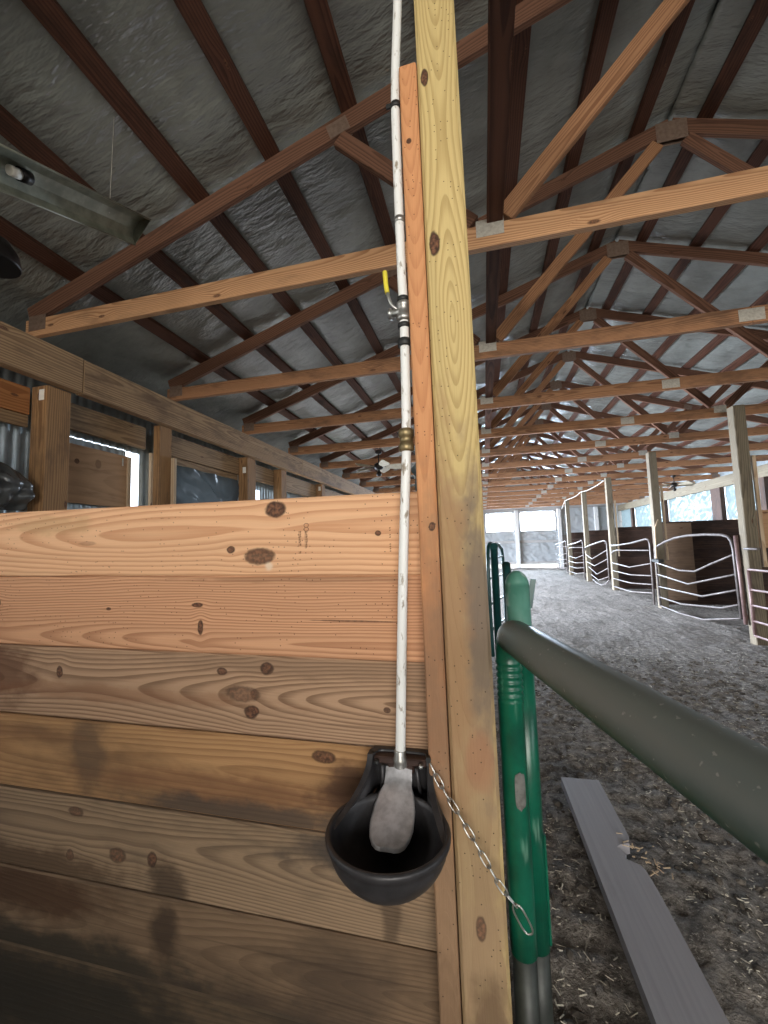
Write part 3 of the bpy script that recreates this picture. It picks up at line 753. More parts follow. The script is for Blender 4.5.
for i in range(7):
    g = 0.0007 if i != 2 else 0.0022
    if i == 3: g = 0.0030
    zl0, zl1 = edges_l[i + 1] + SEAM[i], edges_l[i]; zr0, zr1 = edges_r[i + 1] + SEAM[i], edges_r[i]
    yo = (0.0, 0.0015, -0.001, 0.003, 0.001, -0.001, 0.002)[i]
    def pl(bm):
        a = Vector((PXL, PYF + 0.019 + yo, H + (zl0 + zl1) / 2)); b = Vector((PXR, PYF + 0.019 + yo, H + (zr0 + zr1) / 2))
        board(bm, a, b, (zl1 - zl0 + zr1 - zr0) / 2, 0.038, (0, 0, 1), 0.0035)
        if True:
            # sight edge irregularity: tiny wave along the lower and upper arris
            pass
    pk = child('plank', plank_mat(i), pl, sp); pk['label'] = PLK[i]
    if i == 0:
        M['ink'] = plain('stamp_ink', lin(96, 60, 38), 0.8, var=0.5, scale=300)
        def stamp(bm):
            rr = random.Random(3); Y = PYF - 0.0004
            for col, (x, n) in enumerate(((-0.4085, 9), (-0.3930, 9))):
                for k in range(n):
                    z = H - 0.011 + k * 0.0058
                    if rr.random() < 0.15: continue
                    h = 0.0042
                    for b in range(2):
                        board(bm, (x - 0.004, Y, z + b * 0.0028), (x + 0.004 - 0.003 * rr.random(), Y, z + b * 0.0028), 0.0009, 0.0006, (0, 0, 1), 0)
                    board(bm, (x - 0.004 + 0.005 * rr.random(), Y, z), (x - 0.002 + 0.005 * rr.random(), Y, z + h), 0.0010, 0.0006, (1, 0, 0), 0)
            for z in (0.043, 0.052):
                tube(bm, [(-0.393 + 0.0055 * math.cos(a), Y, H + z + 0.0045 * math.sin(a)) for a in [2 * math.pi * q / 20 for q in range(20)]], 0.0006, 5, closed=True)
            for k in range(11):
                z = H - 0.012 + k * 0.0050
                if k in (4, 5, 8): continue
                board(bm, (-0.1985, Y, z), (-0.1955, Y, z + 0.001), 0.0018, 0.0006, (0, 0, 1), 0)
        bm = bmesh.new(); stamp(bm); bmesh.ops.translate(bm, vec=-Vector(sp.location), verts=bm.verts[:])
        obj('grade_stamp', bm, M['ink'], pk)['label'] = 'small brown printed lumber grade stamp'

def wad(bm):
    def p(i, j):
        a = 2 * math.pi * i; r = 0.012 + 0.010 * math.sin(math.pi * j)
        z = H + 0.120 + 0.13 * j
        k = mnoise.noise(Vector((math.cos(a) * 1.6, math.sin(a) * 1.6, j * 6)))
        return Vector((-0.131 + 0.010 * j + r * math.cos(a) * (1 + 0.6 * k), 0.915 + 0.6 * r * math.sin(a) * (1 + 0.6 * k), z))
    surf(bm, p, 28, 30)
o = mk('plastic_wad', M['film'], wad)
tag(rebase(o, (-0.131, 0.915, H + 0.12)), 'small crumpled wad of clear plastic tucked behind the white pipe on the top plank', 'plastic sheet')

# posts
o = mk('support_post', M['post'], lambda bm: board(bm, (-0.033, 0.845, 0.0), (-0.053, 0.845, ZC + 0.11), 0.0865, 0.089, (1, 0, 0), 0.006))
tag(rebase(o, (-0.038, 0.845, 0)), 'tall yellow treated post with dark knots at the end of the plank partition', 'post')
o = mk('nailing_board', M['nailer'], lambda bm: board(bm, (-0.0985, 0.845, 0.0), (-0.1135, 0.845, H + 1.055), 0.0385, 0.089, (1, 0, 0), 0.003))
tag(rebase(o, (-0.1035, 0.845, 0)), 'orange pine board nailed along the left side of the yellow post', 'board')

# water pipe -----------------------------------------------------------
def pipe_paint():
    N = NT('white_painted_pipe'); o = N.coord('Object'); p = N.sep(o)
    n = N.noise(N.vec(N.mul(p[0], 1.0), N.mul(p[1], 1.0), N.mul(p[2], 0.35)), 90.0, 4.0, 0.6)
    n2 = N.noise(o, 7.0, 2.0)
    c = N.mix(N.smooth(N.add(n, N.mul(N.sub(n2, 0.5), 0.2)), 0.56, 0.68, 0.0, 0.85), lin(226, 228, 226), lin(120, 104, 78))
    N.bsdf(c, 0.45, 0.0, N.bump(n, 0.15, 0.001), 0.5); return N.m
M['pipe'] = pipe_paint()
M['galv'] = plain('worn_galvanized', lin(176, 176, 172), 0.38, 0.75, 0.5, 50.0, lin(96, 92, 86))
M['brass'] = plain('tarnished_brass', lin(150, 134, 98), 0.42, 0.7, 0.5, 60.0, lin(80, 70, 52))
M['blackrub'] = plain('black_band', lin(34, 36, 36), 0.55, 0.1, 0.3, 50)
M['yellow'] = plain('yellow_grip', lin(222, 206, 60), 0.5, 0.0, 0.3, 60, lin(150, 138, 60))
M['steel'] = plain('bright_steel', lin(196, 196, 192), 0.28, 0.9, 0.35, 60)
PP = [(-0.1815, -0.426), (-0.1665, -0.111), (-0.157, 0.053), (-0.1470, 0.225), (-0.1430, 0.484), (-0.1450, 0.598), (-0.1465, 0.906), (-0.1435, 1.054), (-0.1320, 1.254), (-0.128, 1.45)]
PYP = 0.818
def pipe_x(z):
    for (x0, z0), (x1, z1) in zip(PP, PP[1:]):
        if z <= z1: return x0 + (x1 - x0) * (z - z0) / (z1 - z0)
    return PP[-1][0]
wp = thing('water_pipe', 'thin white painted water pipe running up beside the orange board', 'pipe', (-0.18, PYP, H - 0.426))
child('pipe', M['pipe'], lambda bm: tube(bm, smooth_path([(x, PYP, H + z) for x, z in PP], 8), 0.0100, 16), wp)
def ring(z, r, h, steps=((0, 0.9), (0.12, 1), (0.88, 1), (1, 0.9)), seg=18):
    return lambda bm: lathe(bm, [(r * k, H + z + h * (t - 0.5)) for t, k in steps], (pipe_x(z), PYP, 0), seg)
HEX = ((0, 0.8), (0.05, 1), (0.32, 1), (0.36, 0.82), (0.62, 0.82), (0.66, 1), (0.95, 1), (1, 0.8))
child('union', M['brass'], ring(0.218, 0.0165, 0.048, HEX, 8), wp)['label'] = 'tarnished brass union fitting'
child('coupling', M['blackrub'], ring(0.428, 0.0150, 0.016), wp)
vb = child('valve', M['galv'], ring(0.498, 0.0155, 0.044, ((0, 0.75), (0.08, 1), (0.25, 1), (0.3, 0.88), (0.7, 0.88), (0.75, 1), (0.92, 1), (1, 0.75)), 12), wp); vb['label'] = 'steel ball valve'
child('coupling', M['blackrub'], ring(0.525, 0.0130, 0.010), wp); child('coupling', M['blackrub'], ring(0.466, 0.0140, 0.010), wp)
def vsub(name, mat, fn):
    bm = bmesh.new(); fn(bm); bmesh.ops.translate(bm, vec=-Vector(wp.location), verts=bm.verts[:]); return obj(name, bm, mat, vb)
vx = pipe_x(0.498)
vsub('valve_stem', M['steel'], lambda bm: (lathe(bm, [(0.008, -0.030), (0.008, -0.01), (0.0095, -0.009), (0.0095, 0.0)], (vx - 0.004, PYP, H + 0.498), 12, 'X'),
    lathe(bm, [(0.012, -0.028), (0.012, -0.022)], (vx - 0.004, PYP - 0.002, H + 0.496), 8, 'X')))
lev = [(vx - 0.014, PYP - 0.002, H + 0.505), (vx - 0.024, PYP - 0.004, H + 0.514), (vx - 0.030, PYP - 0.006, H + 0.530), (vx - 0.034, PYP - 0.006, H + 0.548)]
vsub('lever', M['steel'], lambda bm: tube(bm, smooth_path(lev, 5), 0.0035, 8))
vsub('lever_grip', M['yellow'], lambda bm: tube(bm, smooth_path([(vx - 0.033, PYP - 0.006, H + 0.542), (vx - 0.0355, PYP - 0.006, H + 0.558), (vx - 0.0375, PYP - 0.006, H + 0.592)], 5), 0.0052, 10))['label'] = 'yellow lever grip'
child('pipe_clamp', M['blackrub'], lambda bm: (lathe(bm, [(0.0125, H + 0.972), (0.0125, H + 0.984)], (pipe_x(0.978), PYP, 0), 14), box(bm, (pipe_x(0.978) - 0.015, PYP - 0.006, H + 0.978), (0.012, 0.008, 0.010))), wp)
child('pipe_strap', M['galv'], lambda bm: (lathe(bm, [(0.0122, H + 0.70), (0.0122, H + 0.712)], (pipe_x(0.706), PYP, 0), 14)), wp)

# automatic water bowl ----------------------------------------------------
M['iron'] = plain('black_cast_iron', lin(62, 61, 63), 0.42, 0.3, 0.55, 30.0, lin(26, 26, 28), 0.35, 0.5)
M['rust'] = plain('rusty_housing', lin(66, 48, 42), 0.5, 0.2, 0.6, 60.0, lin(46, 34, 32), 0.3)
M['alu'] = plain('cast_aluminium', lin(206, 206, 210), 0.34, 0.5, 0.45, 40.0, lin(104, 104, 108), 0.2)
BX, BYB, BZ = -0.1825, 0.852, H - 0.490            # back of bowl on the planks, rim height
RX, RY = 0.1015, 0.094
BY = 0.706
wb = thing('water_bowl', 'black cast iron automatic water bowl with a silver paddle on the planks', 'water bowl', (BX, BYB, BZ - 0.12))
def bowl(bm):
    prof = []
    D = 0.074
    for k in range(13):          # outside, bottom to rim
        a = (math.pi / 2) * k / 12
        prof.append((math.sin(a) ** 0.9, -D * math.cos(a) ** 1.15))
    prof += [(1.045, 0.004), (1.05, 0.010), (1.02, 0.015), (0.965, 0.013), (0.94, 0.004)]
    for k in range(11, -1, -1):
        a = (math.pi / 2) * k / 12
        prof.append((0.93 * math.sin(a) ** 0.9, -D * 0.93 * math.cos(a) ** 1.15 + 0.002))
    seg = 48; rings = []
    for (s, z) in prof:
        ring = []
        for k in range(seg):
            t = 2 * math.pi * k / seg
            x = RX * s * math.cos(t); y = RY * s * math.sin(t)
            
            # rim tips slightly down towards the front
            ring.append(bm.verts.new((BX + x, BY + y, BZ + z + 0.03 * (BY + y - 0.74))))
        rings.append(ring)
    for a, b in zip(rings, rings[1:]):
        for k in range(seg):
            f = bm.faces.new((a[k], a[(k + 1) % seg], b[(k + 1) % seg], b[k])); f.smooth = True
child('bowl', M['iron'], bowl, wb)
def neck(bm):
    # hood rising from the back half of the rim, narrowing to the valve housing
    prof = []
    N_T, N_A = 14, 20
    def sec(t, off):
        e = (1 - t)
        w = 0.061 + (RX - 0.061) * (e ** 2.6) + off
        d = 0.032 + (BYB - BY - 0.032) * (e ** 1.8) + off
        yb = BYB - (0.002 if off > 0 else 0.013)
        n = 0.0610 + off
        ctl = [(w, yb - d), (n + (w - n) * 0.80, yb - d + max(0.0, d - 0.052) * 0.55), (n + (w - n) * 0.16, yb - min(0.056, d * 0.6)), (n, yb - 0.020), (n * 0.86, yb - 0.003), (n * 0.45, yb), (0.0, yb)]
        half = smooth_path([(a, b, 0) for a, b in ctl], 4)
        return [(q.x, q.y) for q in half] + [(-q.x, q.y) for q in half[-2::-1]], BZ + 0.002 + 0.074 * t
    N_A = len(sec(0, 0.0)[0]) - 1
    for off, flip in ((0.004, False), (-0.007, True)):
        def p(i, j):
            pts_, z = sec(i, off); x, y = pts_[round(j * N_A)]
            return Vector((BX + x, y, z + 0.03 * (y - 0.74) * (1 - i)))
        g = surf(bm, p, N_T, N_A, flip)
        prof.append(g)
    a, b = prof
    for j in range(N_A):
        for i in (0, N_T):
            bm.faces.new((a[i][j], a[i][j + 1], b[i][j + 1], b[i][j]))
    for i in range(N_T):
        for j in (0, N_A):
            bm.faces.new((a[i][j], a[i + 1][j], b[i + 1][j], b[i][j]))
child('neck', M['iron'], neck, wb)
child('back_plate', M['iron'], lambda bm: (box(bm, (BX, BYB - 0.006, BZ + 0.035), (0.120, 0.012, 0.080), 0.003), box(bm, (BX, BYB - 0.030, BZ - 0.012), (0.112, 0.056, 0.026), 0.004)), wb)
child('valve_housing', M['rust'], lambda bm: (box(bm, (BX, BYB - 0.022, BZ + 0.064), (0.108, 0.026, 0.014), 0.004), box(bm, (BX, BYB - 0.018, BZ + 0.052), (0.056, 0.026, 0.024), 0.004)), wb)['label'] = 'rust brown valve housing'
for s in (-1, 1):
    child('bolt', M['steel'] if s > 0 else M['blackrub'], lambda bm: lathe(bm, [(0.0001, -0.0515), (0.003, -0.051), (0.0045, -0.048), (0.0045, -0.043)], (BX + s * 0.044, BYB, BZ + 0.066), 8, 'Y'), wb)
    child('rib', M['iron'], lambda bm: tube(bm, [(BX + s * 0.034, BYB - 0.040, BZ + 0.060), (BX + s * 0.036, BYB - 0.036, BZ + 0.026), (BX + s * 0.040, BYB - 0.03, BZ + 0.0)], 0.004, 8), wb)
def paddle(bm):
    # (along, y, z, half width)
    L = [(0.822, 0.060, 0.0265), (0.815, 0.044, 0.0270), (0.806, 0.036, 0.0275), (0.792, 0.030, 0.034), (0.770, 0.017, 0.0395), (0.746, 0.005, 0.040), (0.730, -0.004, 0.036), (0.719, -0.011, 0.029), (0.713, -0.0145, 0.021), (0.7105, -0.016, 0.012)]
    rows = []
    for (y, z, w) in L:
        rows.append([Vector((BX - 0.003 + w * c, y, BZ + z - 0.006 - 0.007 * (c * w / 0.04) ** 2)) for c in (-1, -0.9, -0.6, -0.2, 0.2, 0.6, 0.9, 1)])
    for dz in (0.0, -0.005):
        g = [[bm.verts.new(p + Vector((0, 0.6 * dz, dz))) for p in r] for r in rows]
        for i in range(len(g) - 1):
            for j in range(7):
                f = bm.faces.new((g[i][j], g[i][j + 1], g[i + 1][j + 1], g[i + 1][j])); f.smooth = True
        if dz == 0: top = g
    for i in range(len(g) - 1):
        for j in (0, 7): bm.faces.new((top[i][j], top[i + 1][j], g[i + 1][j], g[i][j]))
    for j in range(7):
        for i in (0, len(g) - 1): bm.faces.new((top[i][j], top[i][j + 1], g[i][j + 1], g[i][j]))
child('paddle', M['alu'], paddle, wb)['label'] = 'silver aluminium tongue paddle'
child('pipe_fitting', M['galv'], lambda bm: lathe(bm, [(0.010, H - 0.436), (0.0135, H - 0.433), (0.0135, H - 0.418), (0.0115, H - 0.414), (0.0115, H - 0.404), (0.0102, H - 0.402)], (-0.1815, PYP, 0), 16), wb)['label'] = 'steel pipe fitting'

# chain ------------------------------------------------------------------
ch = thing('chain', 'light steel chain hanging from a nail across the yellow post to the green gate', 'chain', (-0.118, 0.80, H - 0.405))
CP = smooth_path([(-0.119, 0.792, H - 0.408), (-0.098, 0.785, H - 0.445), (-0.062, 0.772, H - 0.490), (-0.030, 0.760, H - 0.535), (0.0, 0.752, H - 0.578), (0.022, 0.752, H - 0.602)], 12)
acc = [0.0]
for a, b in zip(CP, CP[1:]): acc.append(acc[-1] + (b - a).length)
def at(s):
    for i in range(len(acc) - 1):
        if s <= acc[i + 1]: 
            t = (s - acc[i]) / (acc[i + 1] - acc[i]); return CP[i].lerp(CP[i + 1], t)
    return CP[-1] + (CP[-1] - CP[-2]).normalized() * (s - acc[-1])
def link(bm, a, b, roll, hw, r):
    d = (b - a).normalized(); ln = (b - a).length
    s = d.cross(Vector((0, 1, 0))).normalized(); n = d.cross(s)
    e = s * math.cos(roll) + n * math.sin(roll)
    c = (a + b) / 2; pts = []
    for k in range(20):
        t = 2 * math.pi * k / 20
        x = math.cos(t); y = math.sin(t)
        pts.append(c + d * (math.copysign(abs(x) ** 0.6, x) * ln / 2) + e * (math.copysign(abs(y) ** 0.75, y) * hw))
    tube(bm, pts, r, 6, closed=True)
nl = 11; pitch = acc[-1] / nl
for k in range(nl):
    child('link', M['steel'], lambda bm: link(bm, at(k * pitch - 0.0025), at((k + 1) * pitch + 0.0025), 0.35 if k % 2 else 1.25, 0.0062, 0.0013), ch)
child('end_link', M['steel'], lambda bm: link(bm, at(acc[-1] - 0.002), at(acc[-1]) + Vector((0.021, 0.002, -0.042)), 0.15, 0.0085, 0.0016), ch)['label'] = 'longer bright end link'
child('nail', M['blackrub'], lambda bm: (tube(bm, [(-0.1215, 0.802, H - 0.402), (-0.1205, 0.785, H - 0.400)], 0.0022, 8), lathe(bm, [(0.005, 0.783), (0.005, 0.786)], (-0.1205, 0, H - 0.400), 10, 'Y')), ch)

# ================================================================== green gate at the post
def green_paint():
    N = NT('green_gate_paint'); o = N.coord('Object'); p = N.sep(o)
    n = N.noise(o, 16.0, 4.0, 0.6); st = N.noise(N.vec(N.mul(p[0], 40.0), N.mul(p[1], 40.0), N.mul(p[2], 6.0)), 1.0, 3.0)
    c = N.mix(N.smooth(n, 0.35, 0.7), lin(6, 88, 66), lin(8, 68, 52))
    c = N.mix(N.smooth(st, 0.60, 0.72, 0.0, 0.55), c, lin(120, 160, 140))
    k = N.noise(o, 9.0, 3.0, 0.5)
    c = N.mix(N.smooth(k, 0.66, 0.68), c, lin(110, 108, 104))
    N.bsdf(c, 0.32, 0.0, N.bump(n, 0.1, 0.002), 0.5); return N.m
M['green'] = green_paint()
def dusty_mat():
    N = NT('dusty_green_pipe'); o = N.coord('Object')
    n = N.noise(o, 14.0, 4.0, 0.6); sp_ = N.noise(o, 120.0, 2.0)
    nz = N.sep(N.new('ShaderNodeNewGeometry').outputs['Normal'])[2]
    dust = N.smooth(N.add(nz, N.mul(N.sub(n, 0.5), 0.8)), -0.65, 0.25, 0.0, 0.9)       # dust settled on the upper side of the rail
    c = N.mix(dust, lin(12, 62, 50), lin(106, 114, 112))
    c = N.mix(N.smooth(sp_, 0.68, 0.74, 0.0, 0.6), c, lin(160, 160, 156))
    N.bsdf(c, 0.42, 0.0, N.bump(n, 0.1, 0.002), 0.45); return N.m
M['dusty'] = dusty_mat()
M['bare'] = plain('worn_pipe', lin(52, 56, 52), 0.5, 0.2, 0.6, 25.0, lin(24, 26, 25))
M['tealdark'] = plain('dark_teal_pipe', lin(22, 66, 66), 0.35, 0.1, 0.4, 18.0, lin(12, 34, 36))
GX, GY, GZ = 0.038, 0.915, H - 0.190
gt = thing('pipe_gate', 'green pipe gate whose thick dusty top rail runs towards the camera beside the yellow post', 'gate', (GX, GY, 0))
rd = Vector((0.215, -0.80, 0.0)).normalized()
A = Vector((GX, GY, GZ))
corner = round_corner(A + rd * 0.3, A, A + Vector((0, 0, -0.3)), 0.056, 8)
rail_pts = [A + rd * 2.3] + [A + rd * q for q in (1.6, 0.9, 0.5, 0.2)] + corner[:5]
child('top_rail', M['dusty'], lambda bm: tube(bm, rail_pts, [0.0345] * (len(rail_pts) - 5) + [0.0340, 0.0325, 0.0305, 0.0285, 0.0270], 32), gt)['label'] = 'thick dust covered top rail'
up = corner[4:] ; zs = GZ - 0.056
pts = list(up); rr = [0.0270] + [0.0262] * (len(up) - 1)
z = zs - 0.004
while z > zs - 0.082:
    for q, r_ in ((0.0, 0.0275), (0.22, 0.0268), (0.5, 0.0236), (0.78, 0.0268)):
        pts.append(Vector((GX, GY, z - 0.0135 * q))); rr.append(r_)
    z -= 0.0135
z0 = z
for zz in (z0, 0.60, 0.42, 0.345): pts.append(Vector((GX, GY, zz))); rr.append(0.0255)
child('upright', M['green'], lambda bm: tube(bm, pts, rr, 28), gt)['label'] = 'green upright with pinched ribs below the bend'
child('lower_upright', M['bare'], lambda bm: tube(bm, [(GX, GY, 0.35), (GX, GY, 0.005)], 0.0235, 24), gt)
M['wornpatch'] = plain('worn_steel_patch', lin(120, 120, 116), 0.45, 0.3, 0.6, 60.0, lin(70, 66, 62))
child('latch_tab', M['wornpatch'], lambda bm: surf(bm, lambda i, j: Vector((GX + 0.0268 * math.sin(0.35 + 0.42 * (2 * i - 1) * math.sqrt(max(0.0, 1 - (2 * j - 1) ** 6))), GY - 0.0268 * math.cos(0.35 + 0.42 * (2 * i - 1)), H - 0.535 + 0.075 * j)), 8, 12), gt)['label'] = 'bare metal latch patch'
# far end frame of the same gate lies behind the camera
M['greenglare'] = plain('green_glare_paint', lin(84, 134, 120), 0.45, 0.0, 0.5, 14.0, lin(24, 96, 76), 0.15, 0.5, (lin(130, 156, 148), 0.58))  # paler green paints in the window glare on the post top
gp = thing('gate_post', 'taller green pipe post with rounded top just behind the gate upright', 'post', (0.066, 0.985, 0))
def dome(r, n=5): return [(r * math.cos(math.pi / 2 * k / n), r * math.sin(math.pi / 2 * k / n)) for k in range(n)] + [(0.0005, r)]
gx, gy = 0.0685, 0.985
child('pipe', M['green'], lambda bm: lathe(bm, [(0.0260, 0.30), (0.0260, H - 0.23)], (gx, gy, 0), 28), gp)
child('glare_top', M['greenglare'], lambda bm: lathe(bm, [(0.0262, H - 0.24), (0.0268, H - 0.236), (0.0268, H - 0.10)] + [(a, H - 0.10 + b * 1.3) for a, b in dome(0.0268)], (gx, gy, 0), 28), gp)['label'] = 'rounded top painted paler for window glare'
child('lower_pipe', M['bare'], lambda bm: lathe(bm, [(0.0245, 0.0), (0.0245, 0.31)], (gx, gy, 0), 24), gp)
child('flange', M['tealdark'], lambda bm: board(bm, (gx + 0.024, gy, H - 0.15), (gx + 0.036, gy, H - 0.085), 0.012, 0.004, (1, 0, -0.2), 0.0005), gp)
child('edge_strip', M['green'], lambda bm: box(bm, (gx + 0.027, gy - 0.004, 0.42), (0.005, 0.010, 0.22), 0.001), gp)
# next stall's gate along the aisle
g2 = thing('pipe_gate', 'dark teal pipe gate of the next stall, seen edge on behind the green post', 'gate', (0.075, 1.6, 0))
child('upright', M['tealdark'], lambda bm: tube(bm, [(0.064, 1.32, 0.05), (0.064, 1.32, H - 0.10), (0.064, 1.35, H - 0.07)], 0.0135, 16), g2)
child('upright', M['tealdark'], lambda bm: tube(bm, [(0.052, 2.40, 0.05), (0.052, 2.40, H - 0.05), (0.052, 2.34, H - 0.02)], 0.021, 16), g2)
g3 = thing('pipe_gate', 'small dark bow topped gate frame farthest along the left stall fronts', 'gate', (0.08, 4.6, 0))
child('frame', M['tealdark'], lambda bm: tube(bm, smooth_path([(0.03, 4.2, 0.05), (0.03, 4.2, H - 0.12), (0.10, 4.5, H - 0.02), (0.17, 4.8, H - 0.05), (0.20, 4.9, H - 0.2), (0.20, 4.9, 0.05)], 5), 0.018, 12), g3)
for z in (0.3, 0.55, 0.8, 1.0):
    child('rail', M['tealdark'], lambda bm: tube(bm, [(0.03, 4.2, z), (0.20, 4.9, z)], 0.012, 10), g3)
child('inner_upright', M['tealdark'], lambda bm: tube(bm, [(0.12, 4.55, 0.05), (0.12, 4.55, H - 0.04)], 0.012, 10), g3)

# ================================================================== right row: posts, gates
def aisle_post(i, y, label):
    t = thing('aisle_post', label, 'post', (2.87, y, 0), 'right aisle posts')
    child('timber', M['rightpost'], lambda bm: board(bm, (2.845, y, -0.03), (2.845, y, ZC - 0.002 if i > 1 else ZC + 0.04), 0.12, 0.12, (1, 0, 0), 0.006, uoff=i * 3.1), t)
    if i < 3:
        child('batten', M['batten'], lambda bm: board(bm, (2.95, y - 0.03, H - 0.35 - 0.02 * i), (2.945, y - 0.03, H + 0.88), 0.035, 0.03, (1, 0, 0), 0.002), t)['label'] = 'pale narrow batten'
    return t
AY = [5.32, 7.74, 10.25, 12.62, 15.05]
PL = ['nearest', 'second', 'third', 'fourth', 'fifth']
for i, y in enumerate(AY):
    aisle_post(i, y, 'squared wooden aisle post on the right, %s' % ('nearest the camera' if i == 0 else PL[i] + ' from the camera'))
M['whitepipe'] = plain('pale_pipe', lin(100, 93, 90), 0.5, 0.2, 0.7, 14.0, lin(62, 52, 48))
M['pinkpipe'] = plain('faded_pipe', lin(124, 100, 96), 0.5, 0.2, 0.5, 14.0, lin(76, 58, 54))
def vrail(pts): return smooth_path(pts, 3)
def gate(label, x, prof, rails, gname='bow top stall gates on the right'):
    ys = [p[0] for p in prof]
    t = thing('stall_gate', label, 'gate', (x, sum(ys) / len(ys), 0), gname)
    child('frame', M['whitepipe'], lambda bm: tube(bm, [(x, y, max(0.03, H + z)) for y, z in prof], 0.0175, 10), t)
    for r in rails:
        child('rail', M['whitepipe'], lambda bm: tube(bm, [(x, y, max(0.03, H + z)) for y, z in r], 0.0130, 8), t)
    return t
G1 = [(7.62, -1.12), (7.66, -0.30), (7.64, -0.18), (7.52, -0.13), (7.27, -0.071), (6.90, -0.01), (6.50, 0.02), (6.0, 0.025), (5.66, 0.012), (5.54, -0.01), (5.48, -0.06), (5.455, -0.14), (5.43, -0.93)]
t = gate('pale pipe stall gate with arched top, between the nearest and second right aisle posts', 2.755, G1,
     [[(7.64, -0.41), (6.84, -0.485), (6.39, -0.469), (5.94, -0.341), (5.46, -0.215)], [(7.64, -0.60), (6.61, -0.66), (5.46, -0.44)], [(7.63, -0.80), (6.25, -0.785), (5.46, -0.615)],
      [(7.62, -0.97), (6.87, -0.975), (5.82, -0.871), (5.46, -0.78)], [(7.62, -1.11), (6.9, -1.12), (6.26, -1.09), (5.8, -1.0), (5.43, -0.925)]])
child('hinge_stile', M['pinkpipe'], lambda bm: (tube(bm, [(2.755, 5.39, H + 0.0), (2.755, 5.36, H - 0.98)], 0.020, 10), box(bm, (2.768, 5.38, H - 0.9), (0.03, 0.05, 0.05))), t)['label'] = 'faded reddish hinge stile'
def g2prof(y0, y1, dz=0.0):
    L = y0 - y1; f = lambda s: y1 + L * s
    prof = [(f(1.0), -0.15 + dz), (f(0.72), -0.125 + dz), (f(0.43), -0.09 + dz), (f(0.07), -0.015 + dz), (f(0.02), -0.03 + dz), (f(0.0), -0.10 + dz), (f(0.01), -1.14)]
    rails = [[(f(1.0), -0.33), (f(0.93), -0.27), (f(0.82), -0.24), (f(0.02), -0.212)], [(f(1.0), -0.527), (f(0.5), -0.562), (f(0.02), -0.437)], [(f(1.0), -0.70), (f(0.5), -0.71), (f(0.02), -0.645)],
             [(f(1.0), -0.875), (f(0.5), -0.87), (f(0.02), -0.794)], [(f(1.0), -1.05), (f(0.5), -1.04), (f(0.02), -0.938)]]
    return prof, rails
p_, r_ = g2prof(10.1, 7.86)
gate('pale stall gate with gently wavy rails between the second and third right aisle posts', 2.76, p_, r_)
G3 = [(12.50, -0.30), (12.48, -0.21), (12.1, -0.17), (11.3, -0.09), (10.60, -0.03), (10.42, -0.05), (10.36, -0.12), (10.38, -0.93)]
gate('pale stall gate with deep V rails between the third and fourth right aisle posts', 2.755, G3,
     [[(12.45, -0.40), (11.8, -0.51), (10.38, -0.245)], [(12.4, -0.60), (11.6, -0.68), (10.38, -0.45)], [(12.2, -0.74), (11.4, -0.88), (10.38, -0.66)], [(12.0, -0.93), (11.3, -1.02), (10.38, -0.86)], [(11.84, -1.04), (11.5, -1.11), (11.0, -1.12), (10.6, -1.03), (10.38, -0.93)]])
p_, r_ = g2prof(14.9, 12.75)
gate('pale pipe stall gate between the fourth and fifth right aisle posts', 2.76, p_, r_)
p_, r_ = g2prof(17.4, 15.2)
gate('pale pipe stall gate beyond the fifth right aisle post', 2.76, p_, r_)
t = gate('faded pipe stall gate cut off by the frame, right of the nearest aisle post', 2.755, [(5.22, -1.06), (5.22, -0.38)], [[(5.22, -0.37), (3.2, -0.36)], [(5.22, -0.585), (3.2, -0.55)], [(5.22, -0.75), (3.2, -0.73)], [(5.22, -0.915), (3.2, -0.90)], [(5.22, -1.07), (3.2, -1.06)]])
for c in t.children: c.data.materials[0] = M['pinkpipe']
child('latch_bar', M['whitepipe'], lambda bm: tube(bm, [(2.755, 5.25, H - 0.148), (2.755, 5.02, H - 0.146)], 0.014, 10), t)

hk = thing('hanging_tool', 'long thin handled tool with black head hanging on the second right aisle post', 'tool', (2.80, 7.5, H - 0.37))
child('handle', M['batten'], lambda bm: tube(bm, [(2.84, 7.66, H + 0.30), (2.76, 7.60, H + 0.16), (2.68, 7.42, H - 0.33)], 0.012, 8), hk)
child('head', M['blackrub'], lambda bm: (box(bm, (2.68, 7.38, H - 0.365), (0.09, 0.26, 0.05), 0.012)), hk)
cb = mk('power_cable', M['paper'], lambda bm: tube(bm, smooth_path([(2.768, 10.31, H + 1.36), (2.768, 11.0, H + 1.33), (2.768, 11.9, H + 1.33), (2.768, 12.6, H + 1.37), (2.768, 13.4, H + 1.33), (2.768, 14.9, H + 1.35), (2.768, 15.6, H + 1.15)], 8), 0.007, 6))
tag(rebase(cb, (2.8, 12.6, H + 1.3)), 'white cable strung between the far right aisle posts near the trusses', 'cable')

